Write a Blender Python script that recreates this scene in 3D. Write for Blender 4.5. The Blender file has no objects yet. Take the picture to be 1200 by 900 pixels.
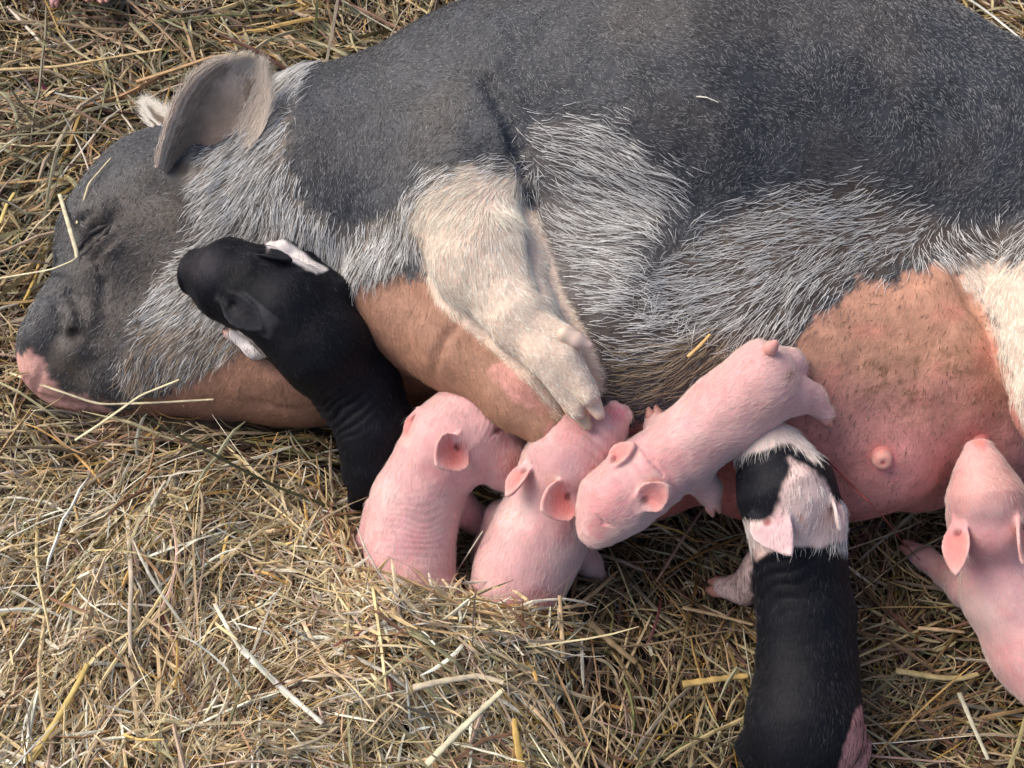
import bpy, math, random
import numpy as np
from mathutils import Vector

rng = np.random.default_rng(7)
random.seed(7)
S = bpy.context.scene
C = S.collection

# ------------------------------------------------------------------ camera
PITCH = math.radians(58)
FWD = np.array([0, math.cos(PITCH), -math.sin(PITCH)])
UPV = np.array([0, math.sin(PITCH), math.cos(PITCH)])
RIGHT = np.array([1.0, 0, 0])
HFOV = math.radians(44)
FPX = 600 / math.tan(HFOV / 2)
CAM = np.array([0, 0, 0.12]) - 1.5 * FWD
cam = bpy.data.objects.new('camera', bpy.data.cameras.new('camera'))
C.objects.link(cam)
cam.location = CAM
cam.rotation_euler = (math.pi / 2 - PITCH, 0, 0)
cam.data.sensor_width = 36
cam.data.angle = HFOV
cam.data.clip_start = 0.01
cam.data.clip_end = 500
S.camera = cam

# ------------------------------------------------------------------ light
SUN_EL, SUN_AZ = math.radians(46), math.radians(-68)     # azimuth from +Y towards -X
w = bpy.data.worlds.new('World'); S.world = w
w.use_nodes = True
nt = w.node_tree
bg = nt.nodes['Background']
sky = nt.nodes.new('ShaderNodeTexSky')
sky.sky_type = 'NISHITA'
sky.sun_disc = False
sky.sun_elevation = SUN_EL
sky.sun_rotation = SUN_AZ
sky.dust_density = 5.0
sky.ozone_density = 0.6
nt.links.new(sky.outputs[0], bg.inputs[0])
bg.inputs[1].default_value = 0.135
sl = bpy.data.lights.new('sun', 'SUN')
sl.energy = 1.7
sl.angle = math.radians(48)
sl.color = (1.0, 0.95, 0.88)
so = bpy.data.objects.new('sun', sl)
C.objects.link(so)
sd = Vector((math.sin(SUN_AZ) * math.cos(SUN_EL), math.cos(SUN_AZ) * math.cos(SUN_EL), math.sin(SUN_EL)))
so.rotation_euler = sd.to_track_quat('Z', 'Y').to_euler()
so.location = sd * 3
S.view_settings.view_transform = 'Standard'
S.view_settings.look = 'None'
S.view_settings.exposure = 0.40
S.view_settings.gamma = 1
S.view_settings.use_curve_mapping = False
S.render.engine = 'CYCLES'
S.cycles.max_bounces = 6
S.cycles.diffuse_bounces = 4
S.cycles.glossy_bounces = 2
S.cycles.use_denoising = True
S.cycles.denoiser = 'OPENIMAGEDENOISE'
S.cycles.denoising_prefilter = 'ACCURATE'
try:
    S.cycles_curves.shape = 'RIBBONS'
except Exception:
    pass

# ------------------------------------------------------------------ measuring helpers (photo pixels 1200x900)
def at(px, py, z):
    d = FWD + RIGHT * ((px - 600) / FPX) + UPV * ((450 - py) / FPX)
    t = (z - CAM[2]) / d[2]
    return CAM + d * t

def depth(P):
    return (P - CAM) @ FWD

def pix(P):
    q = P - CAM
    dz = q @ FWD
    return np.stack([600 + FPX * (q @ RIGHT) / dz, 450 - FPX * (q @ UPV) / dz], -1)

def N3(px, py, z, r):
    """node: world point and metric radius"""
    p = at(px, py, z)
    return p, r * depth(p) / FPX

def nrm(v):
    v = np.asarray(v, float)
    return v / (np.linalg.norm(v, axis=-1, keepdims=True) + 1e-12)

def vnoise(P, scale, seed=0):
    """smooth value noise in [-1,1]"""
    q = np.asarray(P, float) * scale + seed * 17.3
    i = np.floor(q).astype(np.int64)
    f = q - i
    f = f * f * (3 - 2 * f)
    out = 0
    for dx in (0, 1):
        for dy in (0, 1):
            for dz in (0, 1):
                h = (i[..., 0] + dx) * 374761393 + (i[..., 1] + dy) * 668265263 + (i[..., 2] + dz) * 1440662683 + seed * 974711
                h = (h ^ (h >> 13)) * 1274126177
                h = (h ^ (h >> 16)) & 0xFFFFFF
                v = h / 0xFFFFFF * 2 - 1
                ww = (f[..., 0] if dx else 1 - f[..., 0]) * (f[..., 1] if dy else 1 - f[..., 1]) * (f[..., 2] if dz else 1 - f[..., 2])
                out = out + v * ww
    return out

def sstep(a, b, x):
    t = np.clip((x - a) / (b - a), 0, 1)
    return t * t * (3 - 2 * t)

def polysd(q, poly):
    """signed distance in pixels, positive inside"""
    poly = np.array(poly, float)
    n = len(poly)
    dmin = np.full(len(q), 1e9)
    inside = np.zeros(len(q), bool)
    for i in range(n):
        a, b = poly[i], poly[(i + 1) % n]
        e = b - a
        wv = q - a
        t = np.clip((wv @ e) / (e @ e), 0, 1)
        dmin = np.minimum(dmin, np.linalg.norm(wv - t[:, None] * e, axis=1))
        c = ((a[1] <= q[:, 1]) & (b[1] > q[:, 1])) | ((b[1] <= q[:, 1]) & (a[1] > q[:, 1]))
        with np.errstate(divide='ignore', invalid='ignore'):
            xs = a[0] + (q[:, 1] - a[1]) * e[0] / (e[1] if abs(e[1]) > 1e-9 else 1e-9)
        inside ^= c & (q[:, 0] < xs)
    return np.where(inside, dmin, -dmin)

# ------------------------------------------------------------------ implicit surfaces
class Field:
    def __init__(self, lo, hi, h):
        self.lo = np.array(lo, float); self.h = h
        self.n = np.ceil((np.array(hi) - self.lo) / h).astype(int) + 1
        self.F = np.full(self.n, 1.0, np.float32)

    def _block(self, lo, hi):
        a = np.clip(np.floor((lo - self.lo) / self.h).astype(int), 0, self.n - 1)
        b = np.clip(np.ceil((hi - self.lo) / self.h).astype(int) + 1, a + 1, self.n)
        sl_ = tuple(slice(a[i], b[i]) for i in range(3))
        ax = [(self.lo[i] + self.h * np.arange(a[i], b[i])).astype(np.float32) for i in range(3)]
        return sl_, np.meshgrid(*ax, indexing='ij')

    def _mix(self, sl_, d, k, cut):
        A = self.F[sl_]
        if cut:
            hh = np.clip(0.5 - 0.5 * (A + d) / k, 0, 1)
            self.F[sl_] = A * (1 - hh) - d * hh + k * hh * (1 - hh)
        else:
            hh = np.clip(0.5 + 0.5 * (d - A) / k, 0, 1)
            self.F[sl_] = d * (1 - hh) + A * hh - k * hh * (1 - hh)

    def cap(self, a, b, r1, r2, k=0.02, cut=False, sc=(1, 1, 1)):
        a = np.array(a, float); b = np.array(b, float)
        m = max(r1, r2) * max(1, 1 / min(sc)) + 0.05 + k
        sl_, (X, Y, Z) = self._block(np.minimum(a, b) - m, np.maximum(a, b) + m)
        s = np.array(sc, float)
        e = (b - a) * s
        L = e @ e + 1e-12
        x, y, z = (X - a[0]) * s[0], (Y - a[1]) * s[1], (Z - a[2]) * s[2]
        t = np.clip((x * e[0] + y * e[1] + z * e[2]) / L, 0, 1)
        d = np.sqrt((x - t * e[0]) ** 2 + (y - t * e[1]) ** 2 + (z - t * e[2]) ** 2) - (r1 + (r2 - r1) * t)
        self._mix(sl_, d, k, cut)

    def ell(self, c, rad, axes=None, k=0.02, cut=False):
        c = np.array(c, float); rad = np.array(rad, float)
        m = rad.max() + 0.05 + k
        sl_, (X, Y, Z) = self._block(c - m, c + m)
        R = np.eye(3) if axes is None else np.array(axes, float)
        x, y, z = X - c[0], Y - c[1], Z - c[2]
        l = [x * R[i, 0] + y * R[i, 1] + z * R[i, 2] for i in range(3)]
        k0 = np.sqrt(sum((l[i] / rad[i]) ** 2 for i in range(3)))
        k1 = np.sqrt(sum((l[i] / rad[i] ** 2) ** 2 for i in range(3))) + 1e-6
        self._mix(sl_, k0 * (k0 - 1) / k1, k, cut)

    def ear(self, b, t, w, facing, cup, th, prof, k):
        L = np.linalg.norm(t - b); T = (t - b) / L
        Nn = nrm(np.array(facing, float) - T * (np.array(facing, float) @ T)); Wv = np.cross(T, Nn)
        m = L + w + .01
        sl_, (X, Y, Z) = self._block(b - m, b + m)
        x, y, z = X - b[0], Y - b[1], Z - b[2]
        u = (x * T[0] + y * T[1] + z * T[2]) / L
        v = x * Wv[0] + y * Wv[1] + z * Wv[2]
        n = x * Nn[0] + y * Nn[1] + z * Nn[2]
        pu, pw = zip(*prof)
        hw = np.interp(u, (-.3,) + pu + (1.12, 1.5), (pw[0],) + pw + (-.35, -1.6)) * w / 2
        rim = np.clip(np.abs(v) / (w / 2), 0, 1.3)
        n2 = n - cup * (w / 2) * rim ** 2 * (1 - .4 * np.clip(u, 0, 1)) + .06 * L * np.clip(u, 0, 1) ** 2
        r = th * .45
        a = np.abs(v) - hw + r; c = np.abs(n2) * .86 - th / 2 + r
        e = (-u - .12) * L
        a = np.maximum(a, e)
        d = np.sqrt(np.maximum(a, 0) ** 2 + np.maximum(c, 0) ** 2) + np.minimum(np.maximum(a, c), 0) - r
        self._mix(sl_, d.astype(np.float32), k, False)
        return T, Nn, Wv, L

    def chain(self, nodes, k=0.02, sc=(1, 1, 1)):
        for (p, r), (q, s) in zip(nodes[:-1], nodes[1:]):
            self.cap(p, q, r, s, k, sc=sc)

    def sample(self, P):
        g = (P - self.lo) / self.h
        i = np.round(g).astype(int)
        ok = ((i >= 0) & (i < self.n)).all(-1)
        i = np.clip(i, 0, self.n - 1)
        return np.where(ok, self.F[i[..., 0], i[..., 1], i[..., 2]], 1.0)

    def ray(self, px, py):
        d = nrm(FWD + RIGHT * ((px - 600) / FPX) + UPV * ((450 - py) / FPX))
        t = np.arange(0.7, 2.6, 0.0015)
        P = CAM + t[:, None] * d
        v = self.sample(P)
        hit = np.where(v < 0)[0]
        return P[hit[0]] if len(hit) else None

    def normal(self, P, e=None):
        e = e or self.h * 1.6
        g = [self.sample(P + np.eye(3)[i] * e) - self.sample(P - np.eye(3)[i] * e) for i in range(3)]
        return nrm(np.array(g))

    def mesh(self, smooth=2):
        F = self.F
        neg = F < 0
        n = np.array(F.shape) - 1
        cnt = np.zeros(n, np.int8)
        for dx in (0, 1):
            for dy in (0, 1):
                for dz in (0, 1):
                    cnt += neg[dx:n[0] + dx, dy:n[1] + dy, dz:n[2] + dz]
        act = (cnt > 0) & (cnt < 8)
        ids = np.argwhere(act)
        idx = np.full(n, -1, np.int64)
        idx[act] = np.arange(len(ids))
        acc = np.zeros((len(ids), 3)); c = np.zeros(len(ids))
        cor = [(a, b, d) for a in (0, 1) for b in (0, 1) for d in (0, 1)]
        for a in cor:
            for ax in range(3):
                if a[ax]: continue
                b = list(a); b[ax] = 1
                fa = F[ids[:, 0] + a[0], ids[:, 1] + a[1], ids[:, 2] + a[2]]
                fb = F[ids[:, 0] + b[0], ids[:, 1] + b[1], ids[:, 2] + b[2]]
                m = (fa < 0) != (fb < 0)
                t = fa[m] / (fa[m] - fb[m])
                p = np.tile(np.array(a, float), (m.sum(), 1)); p[:, ax] += t
                acc[m] += p; c[m] += 1
        V = ids + acc / c[:, None]
        quads = []
        for ax in range(3):
            o1, o2 = [(1, 2), (2, 0), (0, 1)][ax]
            s0 = [slice(0, None)] * 3; s1 = [slice(0, None)] * 3
            s0[ax] = slice(0, -1); s1[ax] = slice(1, None)
            A, B = neg[tuple(s0)], neg[tuple(s1)]
            e = np.argwhere(A != B)
            e = e[(e[:, o1] > 0) & (e[:, o2] > 0) & (e[:, o1] < n[o1]) & (e[:, o2] < n[o2])]
            fl = A[e[:, 0], e[:, 1], e[:, 2]]
            def cell(d1, d2):
                q = e.copy(); q[:, o1] -= d1; q[:, o2] -= d2
                return idx[q[:, 0], q[:, 1], q[:, 2]]
            Q = np.stack([cell(1, 1), cell(0, 1), cell(0, 0), cell(1, 0)], 1)
            Q[~fl] = Q[~fl][:, ::-1]
            quads.append(Q)
        Q = np.concatenate(quads)
        Q = Q[(Q >= 0).all(1)]
        V = self.lo + V * self.h
        E = np.concatenate([Q[:, [0, 1]], Q[:, [1, 2]], Q[:, [2, 3]], Q[:, [3, 0]]])
        deg = np.bincount(E[:, 0], minlength=len(V)) + np.bincount(E[:, 1], minlength=len(V))
        for it in range(smooth * 2):
            lam = 0.5 if it % 2 == 0 else -0.48
            M = np.zeros_like(V)
            for ax in range(3):
                M[:, ax] = np.bincount(E[:, 0], V[E[:, 1], ax], len(V)) + np.bincount(E[:, 1], V[E[:, 0], ax], len(V))
            V = V + lam * (M / np.maximum(deg, 1)[:, None] - V)
        return V, Q

def vnormals(V, Q):
    fn = np.cross(V[Q[:, 2]] - V[Q[:, 0]], V[Q[:, 3]] - V[Q[:, 1]])
    n = np.zeros_like(V)
    for j in range(4):
        for ax in range(3):
            n[:, ax] += np.bincount(Q[:, j], fn[:, ax], len(V))
    return nrm(n)

# ------------------------------------------------------------------ objects
def mesh_obj(name, V, faces, mat, parent=None, col=None, smooth=True):
    V = np.asarray(V, float)
    if parent is not None:
        V = V - np.array(parent.location)
    me = bpy.data.meshes.new(name)
    faces = np.asarray(faces)
    nf, k = faces.shape
    me.vertices.add(len(V)); me.vertices.foreach_set('co', V.astype(np.float32).ravel())
    me.loops.add(nf * k); me.loops.foreach_set('vertex_index', faces.astype(np.int32).ravel())
    me.polygons.add(nf)
    me.polygons.foreach_set('loop_start', np.arange(0, nf * k, k, dtype=np.int32))
    me.polygons.foreach_set('use_smooth', np.full(nf, smooth))
    me.update(calc_edges=True)
    if col is not None:
        at_ = me.color_attributes.new('Col', 'FLOAT_COLOR', 'POINT')
        cc = np.ones((len(V), 4), np.float32); cc[:, :3] = col
        at_.data.foreach_set('color', cc.ravel())
    me.materials.append(mat)
    o = bpy.data.objects.new(name, me)
    C.objects.link(o)
    if parent is not None:
        o.parent = parent
    return o

def empty(name, loc, label, cat, group=None):
    o = bpy.data.objects.new(name, None)
    C.objects.link(o)
    o.location = loc
    o.empty_display_size = 0.05
    o['label'] = label; o['category'] = cat
    if group: o['group'] = group
    return o

def hair_obj(name, P, rad, mat, parent, col):
    """P: (n,k,3) points, rad: (n,) root radius, col: (n,3)"""
    P = P - np.array(parent.location)
    n, k, _ = P.shape
    hc = bpy.data.hair_curves.new(name)
    hc.add_curves([k] * n)
    hc.attributes['position'].data.foreach_set('vector', P.astype(np.float32).ravel())
    ra = hc.attributes.get('radius') or hc.attributes.new('radius', 'FLOAT', 'POINT')
    tp = np.linspace(1, 0.25, k)[None, :] * rad[:, None]
    ra.data.foreach_set('value', tp.astype(np.float32).ravel())
    ca = hc.attributes.new('Col', 'FLOAT_COLOR', 'CURVE')
    cc = np.ones((n, 4), np.float32); cc[:, :3] = col
    ca.data.foreach_set('color', cc.ravel())
    hc.materials.append(mat)
    o = bpy.data.objects.new(name, hc)
    C.objects.link(o)
    o.parent = parent
    o['kind'] = 'stuff'
    return o

# ------------------------------------------------------------------ materials
def new_mat(name):
    m = bpy.data.materials.new(name); m.use_nodes = True
    return m, m.node_tree.nodes, m.node_tree.links, m.node_tree.nodes['Principled BSDF']

def skin_mat(name, sss=0.2, rough=0.5, bump=0.3, grain=900, fine=0.12, spec=0.4, sheen=0.0):
    m, N, L, P = new_mat(name)
    a = N.new('ShaderNodeAttribute'); a.attribute_name = 'Col'
    tc = N.new('ShaderNodeTexCoord')
    n1 = N.new('ShaderNodeTexNoise'); n1.inputs['Scale'].default_value = 45; n1.inputs['Detail'].default_value = 6
    n1.inputs['Roughness'].default_value = 0.65
    L.new(tc.outputs['Object'], n1.inputs['Vector'])
    mr = N.new('ShaderNodeMapRange'); mr.inputs[1].default_value = 0.25; mr.inputs[2].default_value = 0.75
    mr.inputs[3].default_value = 1 - fine * 1.6; mr.inputs[4].default_value = 1 + fine * 1.6
    L.new(n1.outputs['Fac'], mr.inputs[0])
    mx = N.new('ShaderNodeVectorMath'); mx.operation = 'SCALE'
    L.new(a.outputs['Color'], mx.inputs[0]); L.new(mr.outputs[0], mx.inputs['Scale'])
    L.new(mx.outputs[0], P.inputs['Base Color'])
    P.inputs['Roughness'].default_value = rough
    P.inputs['Specular IOR Level'].default_value = spec
    P.inputs['Subsurface Weight'].default_value = sss
    P.inputs['Subsurface Radius'].default_value = (1.0, 0.35, 0.2)
    P.inputs['Subsurface Scale'].default_value = 0.004
    if sheen:
        P.inputs['Sheen Weight'].default_value = sheen
        P.inputs['Sheen Roughness'].default_value = 0.4
    v = N.new('ShaderNodeTexVoronoi'); v.inputs['Scale'].default_value = grain * 0.35
    v.feature = 'DISTANCE_TO_EDGE'
    n2 = N.new('ShaderNodeTexNoise'); n2.inputs['Scale'].default_value = 120; n2.inputs['Detail'].default_value = 5
    L.new(tc.outputs['Object'], n2.inputs['Vector'])
    wp = N.new('ShaderNodeVectorMath'); wp.operation = 'MULTIPLY_ADD'
    wp.inputs[1].default_value = (0.006, 0.006, 0.006)
    L.new(n2.outputs['Color'], wp.inputs[0]); L.new(tc.outputs['Object'], wp.inputs[2])
    L.new(wp.outputs[0], v.inputs['Vector'])
    b1 = N.new('ShaderNodeBump'); b1.inputs['Strength'].default_value = bump; b1.inputs['Distance'].default_value = 0.0012
    b2 = N.new('ShaderNodeBump'); b2.inputs['Strength'].default_value = bump; b2.inputs['Distance'].default_value = 0.003
    L.new(v.outputs['Distance'], b1.inputs['Height'])
    L.new(n2.outputs['Fac'], b2.inputs['Height'])
    L.new(b2.outputs[0], b1.inputs['Normal'])
    L.new(b1.outputs[0], P.inputs['Normal'])
    return m

def simple_mat(name, rough=0.6, sss=0.0, trans=0.0, nscale=0):
    m, N, L, P = new_mat(name)
    a = N.new('ShaderNodeAttribute'); a.attribute_name = 'Col'
    if nscale:
        tc = N.new('ShaderNodeTexCoord')
        n1 = N.new('ShaderNodeTexNoise'); n1.inputs['Scale'].default_value = nscale; n1.inputs['Detail'].default_value = 4
        L.new(tc.outputs['Object'], n1.inputs['Vector'])
        mr = N.new('ShaderNodeMapRange'); mr.inputs[1].default_value = 0.3; mr.inputs[2].default_value = 0.7
        mr.inputs[3].default_value = 0.72; mr.inputs[4].default_value = 1.25
        L.new(n1.outputs['Fac'], mr.inputs[0])
        mx = N.new('ShaderNodeVectorMath'); mx.operation = 'SCALE'
        L.new(a.outputs['Color'], mx.inputs[0]); L.new(mr.outputs[0], mx.inputs['Scale'])
        L.new(mx.outputs[0], P.inputs['Base Color'])
    else:
        L.new(a.outputs['Color'], P.inputs['Base Color'])
    P.inputs['Roughness'].default_value = rough
    if sss:
        P.inputs['Subsurface Weight'].default_value = sss
        P.inputs['Subsurface Scale'].default_value = 0.003
    return m

M_SOW = skin_mat('sow skin', sss=0.12, rough=0.6, bump=0.38, grain=700, fine=0.16, spec=0.3)
M_PIG = skin_mat('piglet skin', sss=0.35, rough=0.5, bump=0.22, grain=1500, fine=0.08, spec=0.25, sheen=0.35)
M_DPIG = skin_mat('dark piglet coat', sss=0.0, rough=0.5, bump=0.3, grain=1700, fine=0.15, spec=0.1)
M_HOOF = simple_mat('horn', 0.45, 0.2, nscale=45)
M_HAIR = simple_mat('bristle', 0.45)
M_HAY = simple_mat('dry hay', 0.6, nscale=70)

# ------------------------------------------------------------------ sow
sow = Field((-0.74, -0.33, -0.03), (1.05, 0.78, 0.47), 0.0042)
def cs(nodes, k, sc=(1, 1, 1), F=None):
    (F or sow).chain([N3(*n) for n in nodes], k, sc)
# back and ribs
cs([(470, 205, .16, 140), (610, 195, .18, 190), (780, 165, .19, 225), (970, 178, .19, 200), (1140, 222, .19, 156), (1320, 305, .17, 130)], .06)
# belly
cs([(560, 330, .15, 130), (720, 400, .15, 150), (900, 415, .14, 160), (1050, 420, .14, 148), (1130, 425, .14, 130)], .06)
# neck and throat
cs([(500, 260, .15, 140), (380, 250, .14, 150), (290, 270, .135, 130)], .05)
cs([(470, 370, .10, 110), (350, 400, .09, 92), (250, 420, .08, 75)], .04)
# skull, cheek, muzzle
cs([(290, 260, .13, 125), (205, 270, .125, 105), (165, 300, .12, 88)], .05)
cs([(165, 300, .12, 84), (110, 385, .105, 66), (72, 420, .095, 50)], .035)
cs([(250, 370, .10, 95), (170, 415, .085, 70), (100, 445, .07, 38)], .035)      # jowl to lower jaw
# brow over the closed eye
cs([(128, 232, .165, 20), (108, 268, .15, 22)], .03)
# snout disc
p, r = N3(50, 418, .10, 42)
ax0 = nrm(np.array([-0.86, -0.42, 0.15]))
ax1 = nrm(np.cross(ax0, [0, 0, 1])); ax2 = np.cross(ax0, ax1)
sow.ell(p, (r * .45, r * 1.0, r * 1.0), (ax0, ax1, ax2), .014)
# shoulder and upper front leg, reaching over the chest
cs([(500, 190, .20, 120), (545, 235, .25, 88)], .05)
cs([(545, 235, .25, 84), (572, 310, .285, 62), (612, 372, .288, 39), (648, 416, .286, 28), (666, 442, .278, 20)], .015)
cs([(662, 422, .296, 19), (690, 464, .282, 13)], .007)
cs([(650, 440, .282, 16), (676, 482, .262, 11)], .007)
cs([(640, 382, .308, 14), (672, 396, .314, 9)], .005)
# lower front leg beneath it
cs([(470, 350, .18, 80), (540, 405, .20, 55), (610, 465, .215, 37), (640, 500, .215, 26)], .02)
# haunch and hind leg
cs([(1250, 295, .23, 100), (1242, 370, .285, 82), (1262, 470, .295, 70), (1282, 545, .28, 44), (1296, 605, .26, 27)], .010)
cs([(1230, 470, .10, 100), (1290, 600, .09, 60)], .04)
# udder bulges
for (x, y, z, r) in [(1035, 532, .15, 66), (1148, 515, .14, 60), (985, 560, .11, 48), (880, 555, .10, 56), (1080, 556, .10, 42), (760, 550, .09, 60), (690, 520, .11, 60), (1215, 520, .12, 50)]:
    sow.ell(*(lambda q: (q[0], (q[1],) * 3))(N3(x, y, z, r)), k=.035)

def crease(pts, r, dz=0.0, k=.008, F=None):
    F = F or sow
    W = [F.ray(x, y) for x, y in pts]
    W = [q for q in W if q is not None]
    m = len(W)
    W = [q + nrm(CAM - q) * (r * .35 - dz) for q in W]
    for i in range(m - 1):
        e0 = 1 if 0 < i else .4
        e1 = 1 if i + 1 < m - 1 else .4
        F.cap(W[i], W[i + 1], r * e0, r * e1, k, cut=True)

crease([(560, 84), (568, 94), (576, 106), (584, 120), (591, 134), (597, 148), (602, 162), (607, 178), (612, 200)], .0062, .0025, .007)
crease([(612, 200), (622, 240), (628, 290), (634, 340)], .010, .004, .010)
for (x, y, rr, dd) in [(104, 252, 17, .2), (122, 246, 15, .2), (126, 286, 15, .3), (60, 372, 26, .35), (92, 376, 22, .3), (88, 410, 26, .4), (112, 440, 26, .5), (44, 395, 22, .3)]:
    q_ = sow.ray(x, y)
    if q_ is not None:
        r_ = rr * depth(q_) / FPX; sow.ell(q_ + FWD * r_ * dd * 1.7, (r_,) * 3, k=.012)
for (x, y, rr) in [(60, 322, 15), (74, 316, 12)]:
    p_, r_ = N3(x, y, .15, rr); sow.ell(p_, (r_,) * 3, k=.02, cut=True)
crease([(90, 296), (101, 284), (112, 272), (130, 262)], .0055, .002, .004)
crease([(100, 310), (114, 300), (130, 286), (142, 272)], .0022, .0, .005)
crease([(112, 236), (124, 240), (136, 252)], .0022, .0, .005)
crease([(70, 348), (80, 342), (92, 350), (104, 372)], .004, .001, .006)
crease([(112, 300), (122, 330), (118, 360)], .003, .0, .008)
crease([(60, 400), (70, 390), (78, 398)], .003, .0, .004)
crease([(84, 270), (96, 258), (112, 246)], .003, .0, .005)
crease([(100, 300), (118, 290), (136, 276)], .003, .0, .006)
crease([(82, 345), (94, 372), (98, 400)], .0035, .0, .007)
crease([(62, 350), (72, 376), (74, 402)], .003, .0, .006)
crease([(40, 462), (80, 474), (130, 480), (180, 482)], .006, .002, .006)
crease([(55, 412), (52, 430), (45, 446), (40, 462)], .0035, .001, .003)
crease([(540, 376), (526, 390), (514, 412), (508, 442)], .0028, -.0004, .008)
crease([(300, 470), (330, 480), (370, 478)], .0026, -.0004, .008)
crease([(1118, 318), (1140, 350), (1156, 385)], .007, .002, .010)
for (x, y, rr) in [(86, 392, .008)]:
    q = sow.ray(x, y)
    if q is not None: sow.ell(q, (rr,) * 3, k=.004, cut=True)
eb = sow.ray(216, 200)
for dx_ in (-.028, 0, .028):
    sow.cap(eb + np.array([dx_, dx_ * -.5, -.016]), eb + np.array([dx_ * 1.3 + .012, .02 - dx_ * .4, .012]), .02, .004, .02)

SOWLOC = (0.15, 0.2, 0)
SOW = empty('sow', SOWLOC, 'large grizzled black, white and pink sow lying asleep on her side in the hay', 'pig')
V, Q = sow.mesh(2)
VN = vnormals(V, Q)
# gentle unevenness of flesh plus soft skin folds
V = V + VN * (vnoise(V, 22, 1) * .0018 + vnoise(V, 60, 2) * .0009)[:, None]

BAND = [(296, 66), (368, 52), (345, 110), (335, 190), (352, 240), (400, 262), (440, 262), (478, 235), (500, 205), (560, 188), (606, 192), (618, 235), (560, 260), (500, 300), (486, 300), (455, 322), (410, 336), (350, 345), (300, 400), (235, 450), (150, 470), (128, 440), (150, 400), (180, 330), (222, 285), (226, 240), (212, 205), (270, 170), (300, 110)]
LEG = [(482, 262), (515, 212), (560, 196), (606, 208), (626, 255), (634, 350), (700, 390), (725, 480), (700, 510), (650, 510), (600, 440), (540, 385), (500, 320)]
THROAT = [(150, 478), (235, 440), (300, 400), (350, 348), (410, 338), (470, 322), (500, 330), (560, 330), (600, 360), (650, 430), (690, 505), (640, 620), (400, 560), (160, 520), (60, 500)]
BELLY = [(925, 412), (948, 380), (985, 352), (1010, 328), (1050, 335), (1062, 318), (1100, 310), (1140, 320), (1210, 480), (1300, 620), (1200, 760), (700, 700), (640, 500), (700, 505), (740, 500), (840, 470)]
HIND = [(1104, 312), (1150, 306), (1300, 320), (1500, 500), (1400, 760), (1270, 720), (1215, 560), (1188, 460), (1158, 375), (1122, 322)]
FLANK1 = [(618, 150), (660, 138), (720, 150), (790, 205), (775, 250), (745, 290), (742, 340), (700, 380), (640, 330), (622, 250)]
FLANK2 = [(760, 330), (830, 262), (930, 215), (1010, 210), (1060, 235), (1130, 262), (1220, 270), (1220, 320), (1110, 300), (1050, 320), (990, 340), (940, 390), (850, 440), (740, 480), (690, 470), (640, 400), (632, 320), (700, 380)]
MUZZ = [(22, 416), (36, 409), (50, 422), (54, 438), (78, 460), (130, 476), (150, 520), (60, 520), (30, 470), (10, 450)]

BLK = np.array((.046, .049, .058)); WSK = np.array((.19, .16, .135)); CRM = np.array((.62, .47, .38))
ORG = np.array((.53, .275, .185)); PNK = np.array((.60, .25, .245)); RED = np.array((.42, .10, .085)); GRB = np.array((.085, .06, .045))

def blend(c, col, m):
    return c * (1 - m[:, None]) + np.asarray(col) * m[:, None]

LEGAX = [N3(*n_) for n_ in [(545, 235, .25, 84), (572, 310, .285, 62), (612, 372, .288, 42), (648, 416, .286, 34), (672, 458, .275, 34), (688, 474, .270, 22)]]
def legdist(P):
    d = np.full(len(P), 9.0)
    for (a, ra), (b, rb) in zip(LEGAX[1:-1], LEGAX[2:]):
        t = np.clip((P - a) @ (b - a) / ((b - a) @ (b - a)), 0, 1)
        d = np.minimum(d, np.linalg.norm(P - a - t[:, None] * (b - a), axis=1) - ra - (rb - ra) * t)
    return d
def legmask(V, q, j):
    m = sstep(-6, 6, polysd(q, LEG) + j) * (q[:, 1] < 330)
    return np.maximum(m, sstep(.016, .010, legdist(V)) * (q[:, 1] > 250))

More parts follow.
